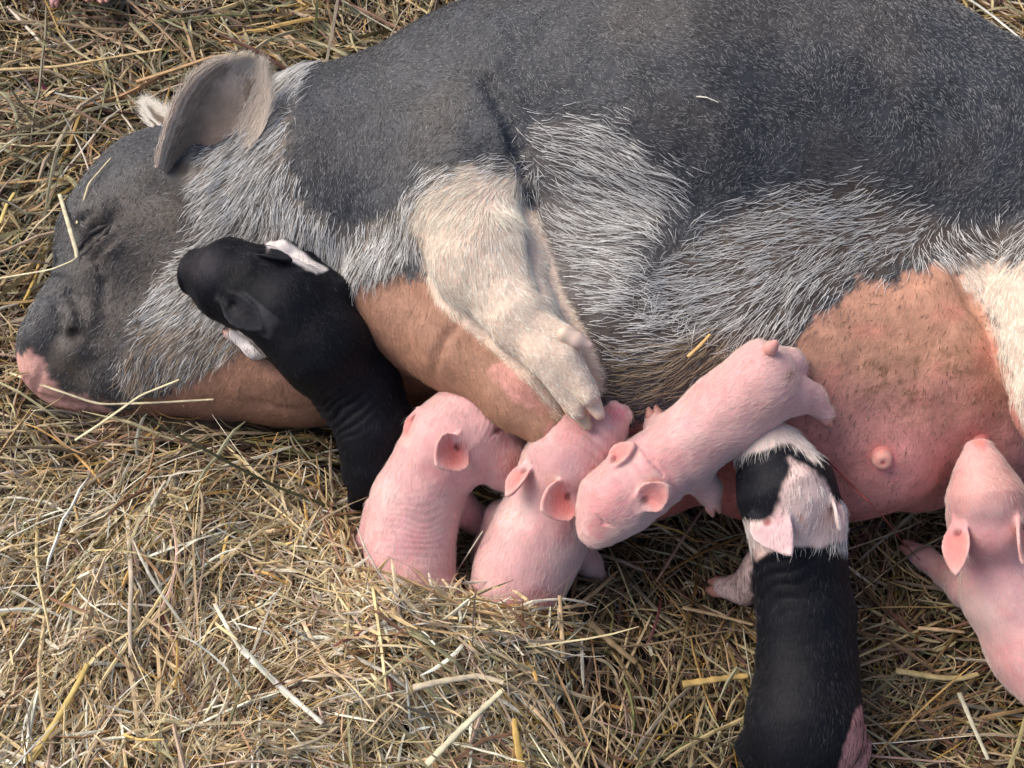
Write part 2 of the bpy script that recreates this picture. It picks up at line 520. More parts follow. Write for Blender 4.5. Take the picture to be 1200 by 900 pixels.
def sow_color(V):
    q = pix(V)
    j = vnoise(V, 60, 3) * 7 + vnoise(V, 160, 4) * 6 + vnoise(V, 340, 5) * 4
    n = vnoise(V, 30, 6)
    c = np.tile(BLK, (len(V), 1)) * (1 + .3 * n)[:, None]
    # brownish face and back with dusty mottling
    c = blend(c, (.085, .074, .068), .6 * sstep(-.2, .8, vnoise(V, 14, 7)))
    c = blend(c, (.10, .078, .062), .7 * sstep(-60, 10, polysd(q, [(120, 250), (220, 230), (215, 300), (150, 380), (110, 440), (60, 440), (110, 330)])))
    m = sstep(-6, 10, polysd(q, FLANK1) + j); c = blend(c, (.14, .12, .11), .8 * m)
    m = sstep(-8, 12, polysd(q, FLANK2) + j); c = blend(c, GRB, .75 * m)
    m = sstep(-8, 8, polysd(q, BAND) + j); c = blend(c, WSK, m)
    m = sstep(-6, 6, polysd(q, THROAT) + j); c = blend(c, ORG * .62, m)
    c = blend(c, CRM, legmask(V, q, j))
    m = sstep(-4, 4, polysd(q, BELLY) + j * .8) * (1 - legmask(V, q, j))
    bc = np.tile(ORG, (len(V), 1)) * (1 + .16 * n)[:, None]
    bc = bc * (1 + .14 * vnoise(V, 75, 21) + .10 * vnoise(V, 190, 22))[:, None]
    bc = blend(bc, (.62, .22, .17), .5 * sstep(.1, .9, vnoise(V, 45, 23)))
    bc = blend(bc, PNK, .92 * sstep(410, 540, q[:, 1] + 25 * vnoise(V, 25, 8)))
    bc = blend(bc, RED, .75 * sstep(1000, 860, q[:, 0]) * sstep(480, 560, q[:, 1]))
    bc = blend(bc, RED, .8 * sstep(585, 625, q[:, 1]))  # underside's own red, with some shade painted into it
    dirt = sstep(.15, .75, .5 * vnoise(V, 90, 9) + .8 * vnoise(V, 220, 10)) * sstep(85, 20, np.hypot((q[:, 0] - 1065) / 1.6, q[:, 1] - 445))
    bc = blend(bc, (.20, .105, .045), .7 * dirt)
    c = c * (1 - m[:, None]) + bc * m[:, None]
    m = sstep(-6, 6, polysd(q, HIND) + j); c = blend(c, CRM, m)
    m = sstep(-4, 4, polysd(q, MUZZ) + j * .6); c = blend(c, (.60, .33, .29), m)
    # raw patch on the lower foreleg
    a_ = (q[:, 0] - 612) * .8 + (q[:, 1] - 456) * .6; b_ = -(q[:, 0] - 612) * .6 + (q[:, 1] - 456) * .8
    m = sstep(1.15, .75, np.hypot(a_ / 44, b_ / 17) + j * .02) * (1 - legmask(V, q, j))
    c = blend(c, np.array((.60, .28, .25)), m * (.75 + .25 * vnoise(V, 260, 3)))
    for tx, ty, tr in TEATS:
        m = sstep(tr, tr * .35, np.hypot(q[:, 0] - tx, q[:, 1] - ty))
        c = blend(c, (.60, .17, .17), .6 * m)
    # darker colour at the nostril, ear hollow and eye slit
    for (ex, ey, er) in [(86, 392, 13), (94, 291, 6), (104, 281, 7), (115, 271, 6), (126, 264, 5), (212, 198, 12)]:
        c = blend(c, (.03, .022, .02), .8 * sstep(er, er * .5, np.hypot(q[:, 0] - ex, q[:, 1] - ey)))
    return np.clip(c, .01, .9)

TEATS = [(1033, 535, 26), (1148, 522, 24), (716, 500, 18), (870, 582, 15)]
def add_sow_body():
    return mesh_obj('body', V, Q, M_SOW, SOW, sow_color(V))
add_sow_body()

def lathe(base, axis, prof, n=18, col=None):
    axis = nrm(np.array(axis, float))
    a = nrm(np.cross(axis, [0.3, 0.9, 0.2])); b = np.cross(axis, a)
    P, cols = [], []
    for (t, r), cc in zip(prof, col):
        for i in range(n):
            th = 2 * math.pi * i / n
            P.append(base + axis * t + (a * math.cos(th) + b * math.sin(th)) * r); cols.append(cc)
    Fc = []
    for j in range(len(prof) - 1):
        for i in range(n):
            Fc.append((j * n + i, j * n + (i + 1) % n, (j + 1) * n + (i + 1) % n, (j + 1) * n + i))
    return np.array(P), np.array(Fc), np.array(cols)

for tx, ty, tr in TEATS:
    hp = sow.ray(tx, ty)
    if hp is None: continue
    nn = nrm(sow.normal(hp) + np.array([0, -.25, 0]))
    s = tr / 26 * .00135
    prof = [(-4, 13), (-.5, 11), (1.2, 9.3), (3, 8.3), (6, 7.6), (9, 7.4), (11, 6.6), (12.2, 4.8), (12.4, 2.5), (11.6, 1.2), (11.4, .01)]
    prof = [(a * s, b * s) for a, b in prof]
    if tr < 18: prof = [(a * .5, b) for a, b in prof]
    cl = [(.6, .19, .18)] * 2 + [(.62, .22, .2)] * 2 + [(.68, .33, .28)] * 5 + [(.5, .15, .13)] * 2
    P_, F_, c_ = lathe(hp, nn, prof, 20, cl)
    mesh_obj('teat', P_, F_, M_PIG, SOW, c_)

# ---- ears: cupped leaf shells with real thickness
def ear(name, base, tip, width, facing, cup, thick, mat, parent, cin, cout, crim, prof=None, curl=0.0, asym=False, nu=28, nv=22):
    base = np.array(base, float); tip = np.array(tip, float)
    L = np.linalg.norm(tip - base)
    T = nrm(tip - base)
    Nn = np.array(facing, float); Nn = nrm(Nn - T * (Nn @ T))
    W = np.cross(T, Nn)
    prof = prof or [(0, .42), (.12, .66), (.3, .92), (.48, 1), (.66, .9), (.82, .62), (.93, .34), (1, .06)]
    pu, pw = zip(*prof)
    us = np.linspace(0, 1, nu); vs = np.linspace(-1, 1, nv)
    U, VV = np.meshgrid(us, vs, indexing='ij')
    ww = np.interp(U, pu, pw) * width / 2
    cu = cup * (1 - .45 * U)
    base_p = base + T * (L * U)[..., None] + W * (ww * VV * np.cos(cu * np.abs(VV) * .8))[..., None] + Nn * (ww * cu * VV ** 2)[..., None]
    base_p = base_p + Nn * (curl * L * U ** 2)[..., None]
    du = np.gradient(base_p, axis=0); dv = np.gradient(base_p, axis=1)
    nn = nrm(np.cross(du, dv))
    nn = np.where((nn @ Nn)[..., None] < 0, -nn, nn)
    ed = np.clip(1 - np.abs(VV) ** 4, 0.12, 1) * np.clip(1 - U ** 6 * .8, .2, 1)
    A = base_p + nn * (thick / 2 * ed)[..., None]
    A = A + Nn * (.0012 * np.sin(U * 3.1) * np.sin(VV * 4 + U * 3) * width / .05)[..., None]
    B = base_p - nn * (thick / 2 * ed)[..., None]
    n0 = nu * nv
    Vv = np.concatenate([A.reshape(-1, 3), B.reshape(-1, 3)])
    g = np.arange(n0).reshape(nu, nv)
    q1 = np.stack([g[:-1, :-1], g[1:, :-1], g[1:, 1:], g[:-1, 1:]], -1).reshape(-1, 4)
    fs = [q1, q1[:, ::-1] + n0]
    for r_ in (g[0], g[-1], g[:, 0], g[:, -1]):
        fs.append(np.stack([r_[:-1], r_[1:], r_[1:] + n0, r_[:-1] + n0], 1))
    Ff = np.concatenate(fs)
    rim = np.clip(np.maximum(np.abs(VV) ** 3, U ** 5), 0, 1)[..., None]
    if asym: rim = np.clip(rim + sstep(.25, .7, VV)[..., None] * .9, 0, 1)
    c1 = np.array(cin) * (1 - rim) + np.array(crim) * rim
    c2 = np.array(cout) * (1 - rim) + np.array(crim) * rim
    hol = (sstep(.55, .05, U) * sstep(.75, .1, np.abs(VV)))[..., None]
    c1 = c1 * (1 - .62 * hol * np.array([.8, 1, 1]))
    cc = np.concatenate([c1.reshape(-1, 3), c2.reshape(-1, 3)])
    nz = vnoise(Vv, 150, 11)[:, None]
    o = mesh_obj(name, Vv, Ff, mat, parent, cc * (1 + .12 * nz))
    return o, base_p, nn, rim[..., 0]

TOCAM = -FWD
et = at(298, 74, eb[2] + .070)
EAR1 = ear('ear', eb - np.array([.004, .004, .016]), et, .112, TOCAM + np.array([.12, -.15, 0]), .68, .006, M_SOW, SOW,
           (.23, .17, .13), (.20, .165, .14), (.66, .54, .46), prof=[(0, .66), (.1, .76), (.3, .92), (.5, 1.0), (.7, .95), (.85, .74), (.95, .46), (1, .2)], curl=-.02, asym=True)
e2b = sow.ray(215, 150); 
if e2b is None: e2b = at(215, 150, .15)
EAR2 = ear('ear', e2b - np.array([0, 0, .03]), at(176, 128, .2), .036, np.array([-.3, .6, .6]), .6, .006, M_SOW, SOW,
           (.12, .09, .07), (.09, .085, .085), (.35, .3, .26))

# ---- hooves and lids
def sdf_part(name, build, lo, hi, h, mat, parent, colf, smooth=2):
    f = Field(lo, hi, h)
    build(f)
    v, q = f.mesh(smooth)
    return mesh_obj(name, v, q, mat, parent, colf(v))

def hoof(p0, p1, r0, r1, parent, col=(.56, .40, .27), tipc=(.62, .50, .38), flat=1.0, mat=None):
    p0 = np.array(p0); p1 = np.array(p1)
    def b(f):
        f.cap(p0, p0 * .5 + p1 * .5, r0, r0 * .84, .003)
        f.cap(p0 * .5 + p1 * .5, p1, r0 * .84, r1, .004)
    m = r0 + .008
    def cf(v):
        t = np.clip((v - p0) @ (p1 - p0) / ((p1 - p0) @ (p1 - p0)), 0, 1)
        return np.array(col) * (1 - t[:, None]) + np.array(tipc) * t[:, None]
    return sdf_part('hoof', b, np.minimum(p0, p1) - m, np.maximum(p0, p1) + m, max(r0 / 8, .0008), mat or M_HOOF, parent, cf)

for ox, oy, rr in ((-4.5, -3.5, 5.2), (4.5, 4.5, 5.6)):
    pts_ = []
    for x_, y_, k_ in [(91, 300, .35), (97, 292, .8), (104, 284, 1), (112, 276, 1), (120, 270, .75), (129, 264, .3)]:
        h_ = sow.ray(x_ + ox * k_, y_ + oy * k_)
        r_ = rr * (.45 + .55 * k_) * .95 / FPX
        pts_.append((h_ + FWD * r_ * .25, r_))
    lo_ = np.min([p_ for p_, _ in pts_], 0) - .014; hi_ = np.max([p_ for p_, _ in pts_], 0) + .014
    sdf_part('eyelid', lambda F: F.chain(pts_, .003), lo_, hi_, .0011, M_SOW, SOW, lambda vv: np.tile(np.array((.045, .04, .04)), (len(vv), 1)) * (1 + .3 * vnoise(vv, 300, 3))[:, None])

def rp(r, z=.25): return r * 1.4 / FPX
SOWHOOF = []
_hoof = hoof
def hoof(p0, p1, r0, r1, parent, *a):
    SOWHOOF.append((np.array(p0), np.array(p1), r0)); _hoof(p0, p1, r0, r1, parent, *a)
hoof(at(668, 428, .284), at(702, 485, .265), rp(17.5), rp(7), SOW, (.74, .61, .50), (.58, .43, .34))
hoof(at(658, 452, .268), at(688, 499, .246), rp(14.5), rp(6), SOW, (.72, .58, .46), (.50, .38, .28))
hoof(at(662, 392, .317), at(691, 405, .313), rp(9.5), rp(4), SOW, (.64, .50, .40), (.62, .45, .40))
hoof(at(1290, 604, .265), at(1298, 660, .25), rp(17), rp(7), SOW)
hoof(at(1306, 602, .255), at(1318, 655, .24), rp(17), rp(7), SOW)
hoof(at(632, 492, .21), at(652, 522, .20), rp(20), rp(9), SOW, (.5, .3, .2), (.4, .28, .18))

hoof = _hoof
# ------------------------------------------------------------------ sow coat
def tri_sample(V, Q, n, seed):
    g = np.random.default_rng(seed)
    T = np.concatenate([Q[:, [0, 1, 2]], Q[:, [0, 2, 3]]])
    a = V[T[:, 1]] - V[T[:, 0]]; b = V[T[:, 2]] - V[T[:, 0]]
    nn = np.cross(a, b); ar = np.linalg.norm(nn, axis=1)
    ok = nn[:, 2] / (ar + 1e-12) > -.75
    pr = ar * ok
    i = g.choice(len(T), n, p=pr / pr.sum())
    u, v = g.random(n), g.random(n)
    m = u + v > 1; u[m] = 1 - u[m]; v[m] = 1 - v[m]
    return V[T[i, 0]] + a[i] * u[:, None] + b[i] * v[:, None], nrm(nn[i])

FLOW = np.array([
    (60, 380, -.4, .9), (120, 330, -.3, .9), (130, 240, .3, -.8), (170, 300, -.6, .6), (215, 300, -1, .1), (190, 380, -.8, .6), (160, 440, -.4, 1),
    (250, 235, -.7, .6), (290, 180, -.6, .7), (330, 95, .45, -.9), (320, 170, -.5, .8), (345, 240, -.2, 1), (385, 295, -.1, 1), (430, 300, -.1, 1), (470, 270, -.5, .85),
    (250, 380, -.6, .8), (300, 330, -.4, .9), (410, 180, .2, .9), (500, 100, .9, .3), (430, 230, 0, 1),
    (600, 190, -1, .05), (550, 195, -1, .15), (510, 225, -.8, .5), (480, 270, -.4, .9), (545, 260, -.2, 1), (590, 250, .3, 1), (570, 320, .3, .95), (610, 390, .7, .7), (650, 440, .6, .8),
    (640, 160, 1, .15), (680, 190, 1, .35), (740, 220, 1, .5), (660, 250, .9, .5), (700, 280, 1, .3), (660, 330, 1, .2), (700, 370, 1, .05), (780, 180, .9, .5), (800, 80, .8, .5),
    (740, 410, .95, -.1), (760, 460, .9, -.5), (800, 430, .8, -.6), (800, 330, -1, .15), (850, 340, -1, .3), (900, 390, -.6, .8), (860, 270, -1, .2), (920, 250, -1, .15), (960, 195, -1, -.45), (1000, 250, -.95, .2),
    (1050, 255, -.9, .4), (1000, 310, -.7, .7), (960, 350, -.5, .85), (1090, 240, -.7, .2), (1110, 290, .3, .9), (1150, 290, .6, .8), (1170, 380, .4, .95), (900, 120, .8, .5), (1100, 130, .8, .5), (1180, 220, -.6, .6),
    (1050, 420, -.2, 1), (1000, 500, -.3, 1), (350, 450, -.2, 1), (450, 400, -.1, 1)], float)

def flow(q, p=3.0):
    out = np.zeros((len(q), 2)); wt = np.zeros(len(q))
    for fx, fy, dx, dy in FLOW:
        l = math.hypot(dx, dy)
        ww = 1 / (np.hypot(q[:, 0] - fx, q[:, 1] - fy) + 12) ** p
        out += ww[:, None] * np.array((dx / l, dy / l)); wt += ww
    return out / wt[:, None]

def grow(P, Nn, L, dirs, lift, bend, clump, cell, seed, k=5, jit=.25):
    """hair polylines from roots; tips gather in small locks"""
    g = np.random.default_rng(seed)
    n = len(P)
    jit = np.broadcast_to(jit, (n,))[:, None]; clump = np.broadcast_to(clump, (n,))
    D = dirs + g.normal(0, 1, (n, 3)) * jit + 1.3 * jit * np.stack([vnoise(P, 40, 20 + i) for i in range(3)], -1)
    D = nrm(D - Nn * np.sum(D * Nn, 1)[:, None])
    t = np.linspace(0, 1, k)
    lf = (lift * (1 + g.normal(0, .35, n)))[:, None]
    side = np.cross(Nn, D)
    bs = g.normal(0, .18, n)[:, None]
    X = P[:, None] + (D[:, None] * t[None, :, None] + Nn[:, None] * (lf * (t - bend * t * t))[..., None] + side[:, None] * (bs * t * t)[..., None]) * L[:, None, None]
    if clump.max() > 0:
        cid = np.floor((P + .004 * np.stack([vnoise(P, 80, 30 + i) for i in range(3)], -1)) / cell).astype(np.int64)
        key = ((cid[:, 0] + 4096) << 28) + ((cid[:, 1] + 4096) << 14) + (cid[:, 2] + 4096)
        _, inv = np.unique(key, return_inverse=True)
        cn = np.bincount(inv)
        off = X[:, -1]
        tip = np.stack([np.bincount(inv, off[:, a]) / cn for a in range(3)], -1)[inv]
        X = X + (clump[:, None] * t[None] ** 1.6)[..., None] * (tip - off)[:, None]
    return X

def build_sow_coat():
    g = np.random.default_rng(5)
    P, Nn = tri_sample(V, Q, 430000, 3)
    q = pix(P)
    f2 = flow(q)
    D = f2[:, :1] * RIGHT - f2[:, 1:] * UPV
    j = vnoise(P, 60, 3) * 9 + vnoise(P, 160, 4) * 8
    u = g.random(len(P))
    sd_b = polysd(q, BAND) + j; sd_l = polysd(q, LEG) + j; sd_t = polysd(q, THROAT) + j
    sd_be = polysd(q, BELLY) + j * .8; sd_h = polysd(q, HIND) + j
    sd1 = polysd(q, FLANK1) + j * 1.3; sd2 = polysd(q, FLANK2) + j * 1.3; sdm = polysd(q, MUZZ)
    wb = sstep(-12, 14, sd_b); wl = legmask(P, q, j); wt = sstep(-2, 8, sd_t); wbe = sstep(-2, 6, sd_be); wh = sstep(-4, 8, sd_h)
    w1 = sstep(-26, 30, sd1); w2 = sstep(-30, 44, sd2)
    face = sstep(250, 200, q[:, 0]) * (1 - wb)
    # class per root
    cls = np.zeros(len(P), int)                       # 0 dark coat
    cls[u < np.maximum(w1 * .85, w2 * .75)] = 1       # long pale bristles over dark skin
    cls[u < wb] = 2                                   # white neck band
    cls[(u < wt) | (sdm > 0)] = 4                     # thin throat hair
    cls[(u < wl) | (u < wh)] = 3                      # cream legs
    cls[(u < wbe) & ~(u < wh) & ~(u < wl)] = 5                    # belly fuzz
    keepp = np.array([.72, .26, .42, .70, .18, .25])[cls]
    snout = sstep(70, 30, np.hypot(q[:, 0] - 50, q[:, 1] - 430))
    keepp = keepp * (1 - .8 * snout) * np.where(face > .5, .8, 1)
    keep = g.random(len(P)) < keepp
    eyed = (np.hypot(q[:, 0] - 102, q[:, 1] - 283) < 10) | (np.hypot(q[:, 0] - 116, q[:, 1] - 270) < 10) | (np.hypot(q[:, 0] - 86, q[:, 1] - 392) < 11)
    hole = np.hypot(q[:, 0] - 212, q[:, 1] - 198) < 18
    keep &= ~eyed & ~hole
    for h0, h1, hr in SOWHOOF:
        tt = np.clip((P - h0) @ (h1 - h0) / ((h1 - h0) @ (h1 - h0)), 0, 1)
        keep &= np.linalg.norm(P - h0 - tt[:, None] * (h1 - h0), axis=1) > hr * 1.06
    P, Nn, D, cls, q, w2, w1, face = P[keep], Nn[keep], D[keep], cls[keep], q[keep], w2[keep], w1[keep], face[keep]
    n = len(P)
    base = np.array([.0050, .032, .021, .0105, .011, .0065])[cls]
    L = base * g.uniform(.6, 1.35, n)
    L = np.where((cls == 2) & (q[:, 0] < 250), L * .8, L)
    L = np.where((cls == 2) & (q[:, 0] > 330) & (q[:, 1] > 250), L * 1.35, L)
    L = np.where((cls == 2) & (q[:, 1] < 110), L * 1.3, L)
    L = np.where((cls == 3) & (q[:, 1] < 260), L * 2.0, L)
    L = np.where((cls == 3) & (q[:, 1] > 370) & (q[:, 0] < 800), L * .55, L)
    lift = np.array([.30, .24, .26, .10, .2, .25])[cls]
    tone = g.random(n)
    c = np.zeros((n, 3))
    dk = cls == 0
    light0 = tone < (.50 + .14 * vnoise(P, 14, 9)) * (1 - .7 * sstep(60, 5, q[:, 1] - np.interp(q[:, 0], [300, 360, 480, 640], [60, 70, 15, -60])))
    c[dk] = (.035, .034, .038)
    c[dk & light0] = (.33, .33, .335)
    l1 = cls == 1; c[l1] = (.74, .73, .71)
    br = l1 & (g.random(n) < sstep(365, 450, q[:, 1] + 14 * vnoise(P, 30, 17))); c[br] = (.36, .27, .17)
    c[cls == 2] = (.88, .86, .82)
    dkb = (cls == 2) & (tone < .2); c[dkb] = (.16, .14, .12)
    ck = (cls == 2) & (q[:, 0] < 330) & (q[:, 1] > 380) & (tone > .5); c[ck] = (.50, .38, .27)
    c[cls == 3] = (.85, .775, .67)
    c[cls == 4] = (.42, .26, .15)
    c[cls == 5] = (.58, .36, .26)
    c[(cls == 5) & (tone < .10)] = (.10, .05, .03)
    c *= g.uniform(.6, 1.2, n)[:, None]
    rad_m = np.where((cls == 5) & (tone < .10), 1.8, 1); rad = rad_m * np.array([.00019, 0.00030, .00032, .00024, .00014, .00014])[cls] * g.uniform(.7, 1.25, n)
    X = grow(P, Nn, L, D, lift, .55, np.array([.2, .5, .5, .15, .3, .2])[cls], .011, 8, 6, np.array([.3, .13, .14, .09, .2, .3])[cls])
    m_ = (np.hypot((q[:, 0] - 70) / 1.3, q[:, 1] - 375) < 45) & (g.random(n) < .05)
    for i_ in range(3): X[m_, :, i_] = X[m_, :1, i_] + (X[m_, :, i_] - X[m_, :1, i_]) * 3.2
    c[m_] = (.45, .40, .34)
    hair_obj('bristle_coat', X, rad, M_HAIR, SOW, np.clip(c, .01, .85))
    # lashes along the closed lid
    LP = np.array([sow.ray(x_, y_) for x_, y_ in zip(np.interp(np.linspace(0, 1, 110), [0, .35, .7, 1], [90, 102, 114, 130]) + g.normal(0, .8, 110), np.interp(np.linspace(0, 1, 110), [0, .35, .7, 1], [299, 287, 275, 264]) + g.normal(0, .8, 110))])
    LD = np.tile(RIGHT * .75 - UPV * .65, (110, 1))
    XL = grow(LP, np.tile(TOCAM, (110, 1)), g.uniform(.005, .011, 110), LD, np.full(110, .35), .6, .35, .006, 19, 5, .16)
    hair_obj('eyelashes', XL, np.full(110, .00032), M_HAIR, SOW, np.tile((.025, .022, .022), (110, 1)))
    # bristles along the rims of the ears
    for (o, bp, nn, rim), ln, cc in ((EAR1, .013, (.66, .58, .50)), (EAR2, .022, (.74, .70, .64))):
        nu, nv = rim.shape
        m = 9000
        a = g.integers(0, nu - 1, m); b = g.integers(0, nv, m)
        w_ = .35 + rim[a, b] + (b > nv * .6) * .5
        kk = g.random(m) < w_; a, b = a[kk], b[kk]
        R = bp[a, b] + (bp[np.minimum(a + 1, nu - 1), b] - bp[a, b]) * g.random(len(a))[:, None]
        sgn = np.where(g.random(len(a)) < .6, 1, -1)[:, None]
        R = R + nn[a, b] * sgn * .002
        T = nrm(bp[-1, nv // 2] - bp[0, nv // 2])
        Dd = np.tile(T, (len(a), 1))
        Lh = ln * g.uniform(.5, 1.3, len(a))
        Xh = grow(R, nn[a, b] * sgn, Lh, Dd, np.full(len(a), .3), .5, .3, .01, 9, 4, .3)
        mid = (rim[a, b] < .4) & (b < nv * .62)
        ch = np.tile(np.array(cc), (len(a), 1)) * g.uniform(.8, 1.25, len(a))[:, None]; Xh[(b > nv * .7)] = R[(b > nv * .7)][:, None] + (Xh[(b > nv * .7)] - R[(b > nv * .7)][:, None]) * 1.5; ch[mid] = (.30, .23, .17)
        hair_obj('ear_hair', Xh, np.full(len(a), .0002), M_HAIR, SOW, ch)
build_sow_coat()

# ------------------------------------------------------------------ piglets
BODIES = [sow]
def push(n, e):
    p, r = N3(*n)
    hit = sow.ray(n[0], n[1])
    if hit is not None and e is not None:
        want = depth(hit) - r * e
        if depth(p) > want:
            d = nrm(p - CAM); t = want / (d @ FWD)
            p = CAM + d * t; r = n[3] * want / FPX
    return p, r

def piglet(label, spine, head, snout, legs, ears, colf, mat, bounds, hairc, extra=None, tail=None, folds=None, pale=(.62, .30, .27), nhair=9000, group='newborn piglets nursing at the sow', k=.016, hoofc=(.42, .22, .18), emb=.6):
    N3 = lambda *n: push(n, emb)
    pts = [N3(*s) for s in spine + head + snout] + [N3(*n) for l in legs for n in l]
    lo = np.min([p - r for p, r in pts], 0) - .02
    hi = np.max([p + r for p, r in pts], 0) + .02
    f = Field(lo, hi, .0017)
    f.chain([N3(*n) for n in spine], .02)
    f.chain([N3(*n) for n in head], .014)
    f.chain([N3(*n) for n in snout], .010)
    p_, r_ = N3(*spine[0]); p2, r2 = N3(*head[0])
    f.cap(p_, p2, r_ * .9, r2 * .9, .015)
    for l in legs:
        f.chain([N3(*n) for n in l], .009)
    if extra: extra(f)
    eb_ = []
    for e in ears:
        b = f.ray(e['b'][0], e['b'][1])
        if b is None: b = at(e['b'][0], e['b'][1], e.get('z', .12))
        eb_.append(b)
    fr = []
    EP = ((0, .5), (.15, .72), (.32, .94), (.5, 1), (.68, .88), (.84, .6), (.95, .32), (1, .12))
    for e, b in zip(ears, eb_):
        b = b - nrm(np.array(e.get('n', TOCAM), float)) * .001
        t = at(e['t'][0], e['t'][1], b[2] + e.get('dz', 0))
        T_, Nn_, W_, L_e = f.ear(b, t, e['w'], e.get('n', TOCAM), e.get('cup', .5) * .8, .0042, e.get('prof') or EP, .0045)
        f.ell(b + T_ * L_e * .22 + Nn_ * .0036, (.0048, .0032, .0030), (T_, W_, Nn_), .003, cut=True)
        fr.append((b, T_, Nn_, W_, L_e, e))
    for i_s in (len(snout) - 1,):
        (p1, r1), (p0, r0) = N3(*snout[i_s]), N3(*snout[i_s - 1])
        d = nrm(p1 - p0); a1 = nrm(np.cross(d, [0, 0, 1])); a2 = np.cross(d, a1)
        f.ell(p1 + d * r1 * .62, (r1 * .34, r1 * .92, r1 * .86), (d, a1, a2), .0035)
        for sg in (-1, 1):
            f.ell(p1 + d * r1 * .98 + a1 * sg * r1 * .34, (r1 * .22,) * 3, None, .002, cut=True)
    v, qd = f.mesh(2)
    vn = vnormals(v, qd)
    v = v + vn * (vnoise(v, 60, 5) * .0009)[:, None]
    if folds:
        qq = pix(v)
        for (cx, cy, dx, dy, ext, per, amp) in folds:
            l = math.hypot(dx, dy); dx, dy = dx / l, dy / l
            al = (qq[:, 0] - cx) * dx + (qq[:, 1] - cy) * dy
            ac = -(qq[:, 0] - cx) * dy + (qq[:, 1] - cy) * dx
            wv = np.sin((al + 9 * vnoise(v, 30, 6) + .004 * ac * ac) * 2 * math.pi / per + 2 * vnoise(v, 25, 12))
            v = v + vn * (amp * (wv - .3 * np.abs(wv)) * np.exp(-(np.hypot(al, ac * .8) / ext) ** 2))[:, None]
    root = empty('piglet', tuple((lo + hi) / 2 * np.array([1, 1, 0]) + np.array([0, 0, lo[2]])), label, 'piglet', group)
    cv = np.array(colf(v, pix(v)))
    for (b, T_, Nn_, W_, L_e, e) in fr:
        q_ = v - b; u_ = q_ @ T_ / L_e; w_ = np.abs(q_ @ W_) / (e['w'] / 2); n_ = np.abs(q_ @ Nn_)
        m_ = sstep(.12, .35, u_) * sstep(1.35, 1.15, w_) * sstep(1.25, 1.1, u_) * (n_ < e['w'] * .30)
        facing = sstep(-.1, .4, vn @ Nn_)
        rim_ = np.clip(w_ ** 3 + u_ ** 5, 0, 1) * (1 - .0 * facing)
        ci = np.array(e.get('cin', (.60, .215, .20))); co = np.array(e.get('cout', (.63, .30, .29))); cr = np.array(e.get('crim', (.70, .42, .39)))
        ec = co * (1 - facing[:, None]) + ci * facing[:, None]
        ec = ec * (1 - rim_[:, None]) + cr * rim_[:, None]
        cv = cv * (1 - m_[:, None]) + ec * m_[:, None]
        dd_ = np.linalg.norm(v - (b + T_ * L_e * .22 + Nn_ * .003), axis=1)
        h_ = sstep(.0065, .002, dd_)
        cv = cv * (1 - h_[:, None] * np.array([.62, .8, .8]))
    mesh_obj('body', v, qd, mat, root, cv)
    for l in legs:
        (p1, r1), (p0, r0) = N3(*l[-1]), N3(*l[-2])
        d = nrm(p1 - p0)
        s = nrm(np.cross(d, [0, 0, 1]))
        for sg in (-1, 1):
            a = p1 + s * sg * r1 * .42
            hoof(a - d * .001, a + d * r1 * 1.5 + s * sg * .0005, r1 * .62, r1 * .28, root, pale, hoofc)
    if tail:
        pts = [N3(*n) for n in tail]
        lo2 = np.min([p - r for p, r in pts], 0) - .008; hi2 = np.max([p + r for p, r in pts], 0) + .008
        sdf_part('tail', lambda F: F.chain(pts, .004), lo2, hi2, .0011, mat, root, lambda vv: np.tile(np.array(pale), (len(vv), 1)))
    # short downy coat
    g = np.random.default_rng(int(abs(lo[0]) * 1e4) + 3)
    P, Nn = tri_sample(v, qd, nhair, 11)
    kp = np.ones(len(P), bool)
    for (b, T_, Nn_, W_, L_e, e) in fr:
        u_ = (P - b) @ T_ / L_e
        kp &= ~((u_ > .1) & (np.linalg.norm(P - b, axis=1) < L_e * 1.2) & (np.random.default_rng(4).random(len(P)) < .8))
    P, Nn = P[kp], Nn[kp]
    a = N3(*spine[0])[0]; b = N3(*spine[-1])[0]
    D = np.tile(nrm(b - a), (len(P), 1)) + np.array([0, 0, -.3])
    hc = hairc(pix(P), g.random(len(P)))
    lm = np.where((hc.mean(1) > .7) & (mat is M_DPIG), 1.9, 1.0)
    X = grow(P, Nn, lm * g.uniform(.004, .009, len(P)), D, np.full(len(P), .22), .5, .2, .006, 13, 4, .2)
    hair_obj('downy_coat', X, .0001 * lm ** .6, M_HAIR, root, hc)
    BODIES.append(f)
    return root, f

PB = np.array((.67, .375, .375)); PR = np.array((.61, .24, .25)); PW = np.array((.74, .53, .50)); BK = np.array((.007, .0075, .011))
def pink(v, q, spots=()):
    c = np.tile(PB, (len(v), 1)) * (1 + .07 * vnoise(v, 45, 4))[:, None]
    c = blend(c, PW, .45 * sstep(0, .8, vnoise(v, 24, 9)))
    c = blend(c, PR, .5 * sstep(.0, .8, vnoise(v, 30, 14) + .4 * vnoise(v, 110, 15)))
    c = blend(c, (.62, .34, .40), .35 * sstep(.2, .8, vnoise(v, 40, 16)))
    for (x, y, r, col, s) in spots:
        c = blend(c, col, s * sstep(r, r * .3, np.hypot(q[:, 0] - x, q[:, 1] - y) + 5 * vnoise(v, 90, 5)))
    return np.clip(c, .01, .9)
def pinkhair(q, u):
    c = np.tile(np.array((.78, .62, .55)), (len(q), 1)); return c * (.8 + .3 * u[:, None])
def darkhair(q, u):
    c = np.tile(np.array((.008, .0085, .012)), (len(q), 1)); c[u > .97] = (.10, .10, .11); return c

def zs(px, py, lift):
    q = sow.ray(px, py)
    return (q[2] if q is not None else 0.0) + lift

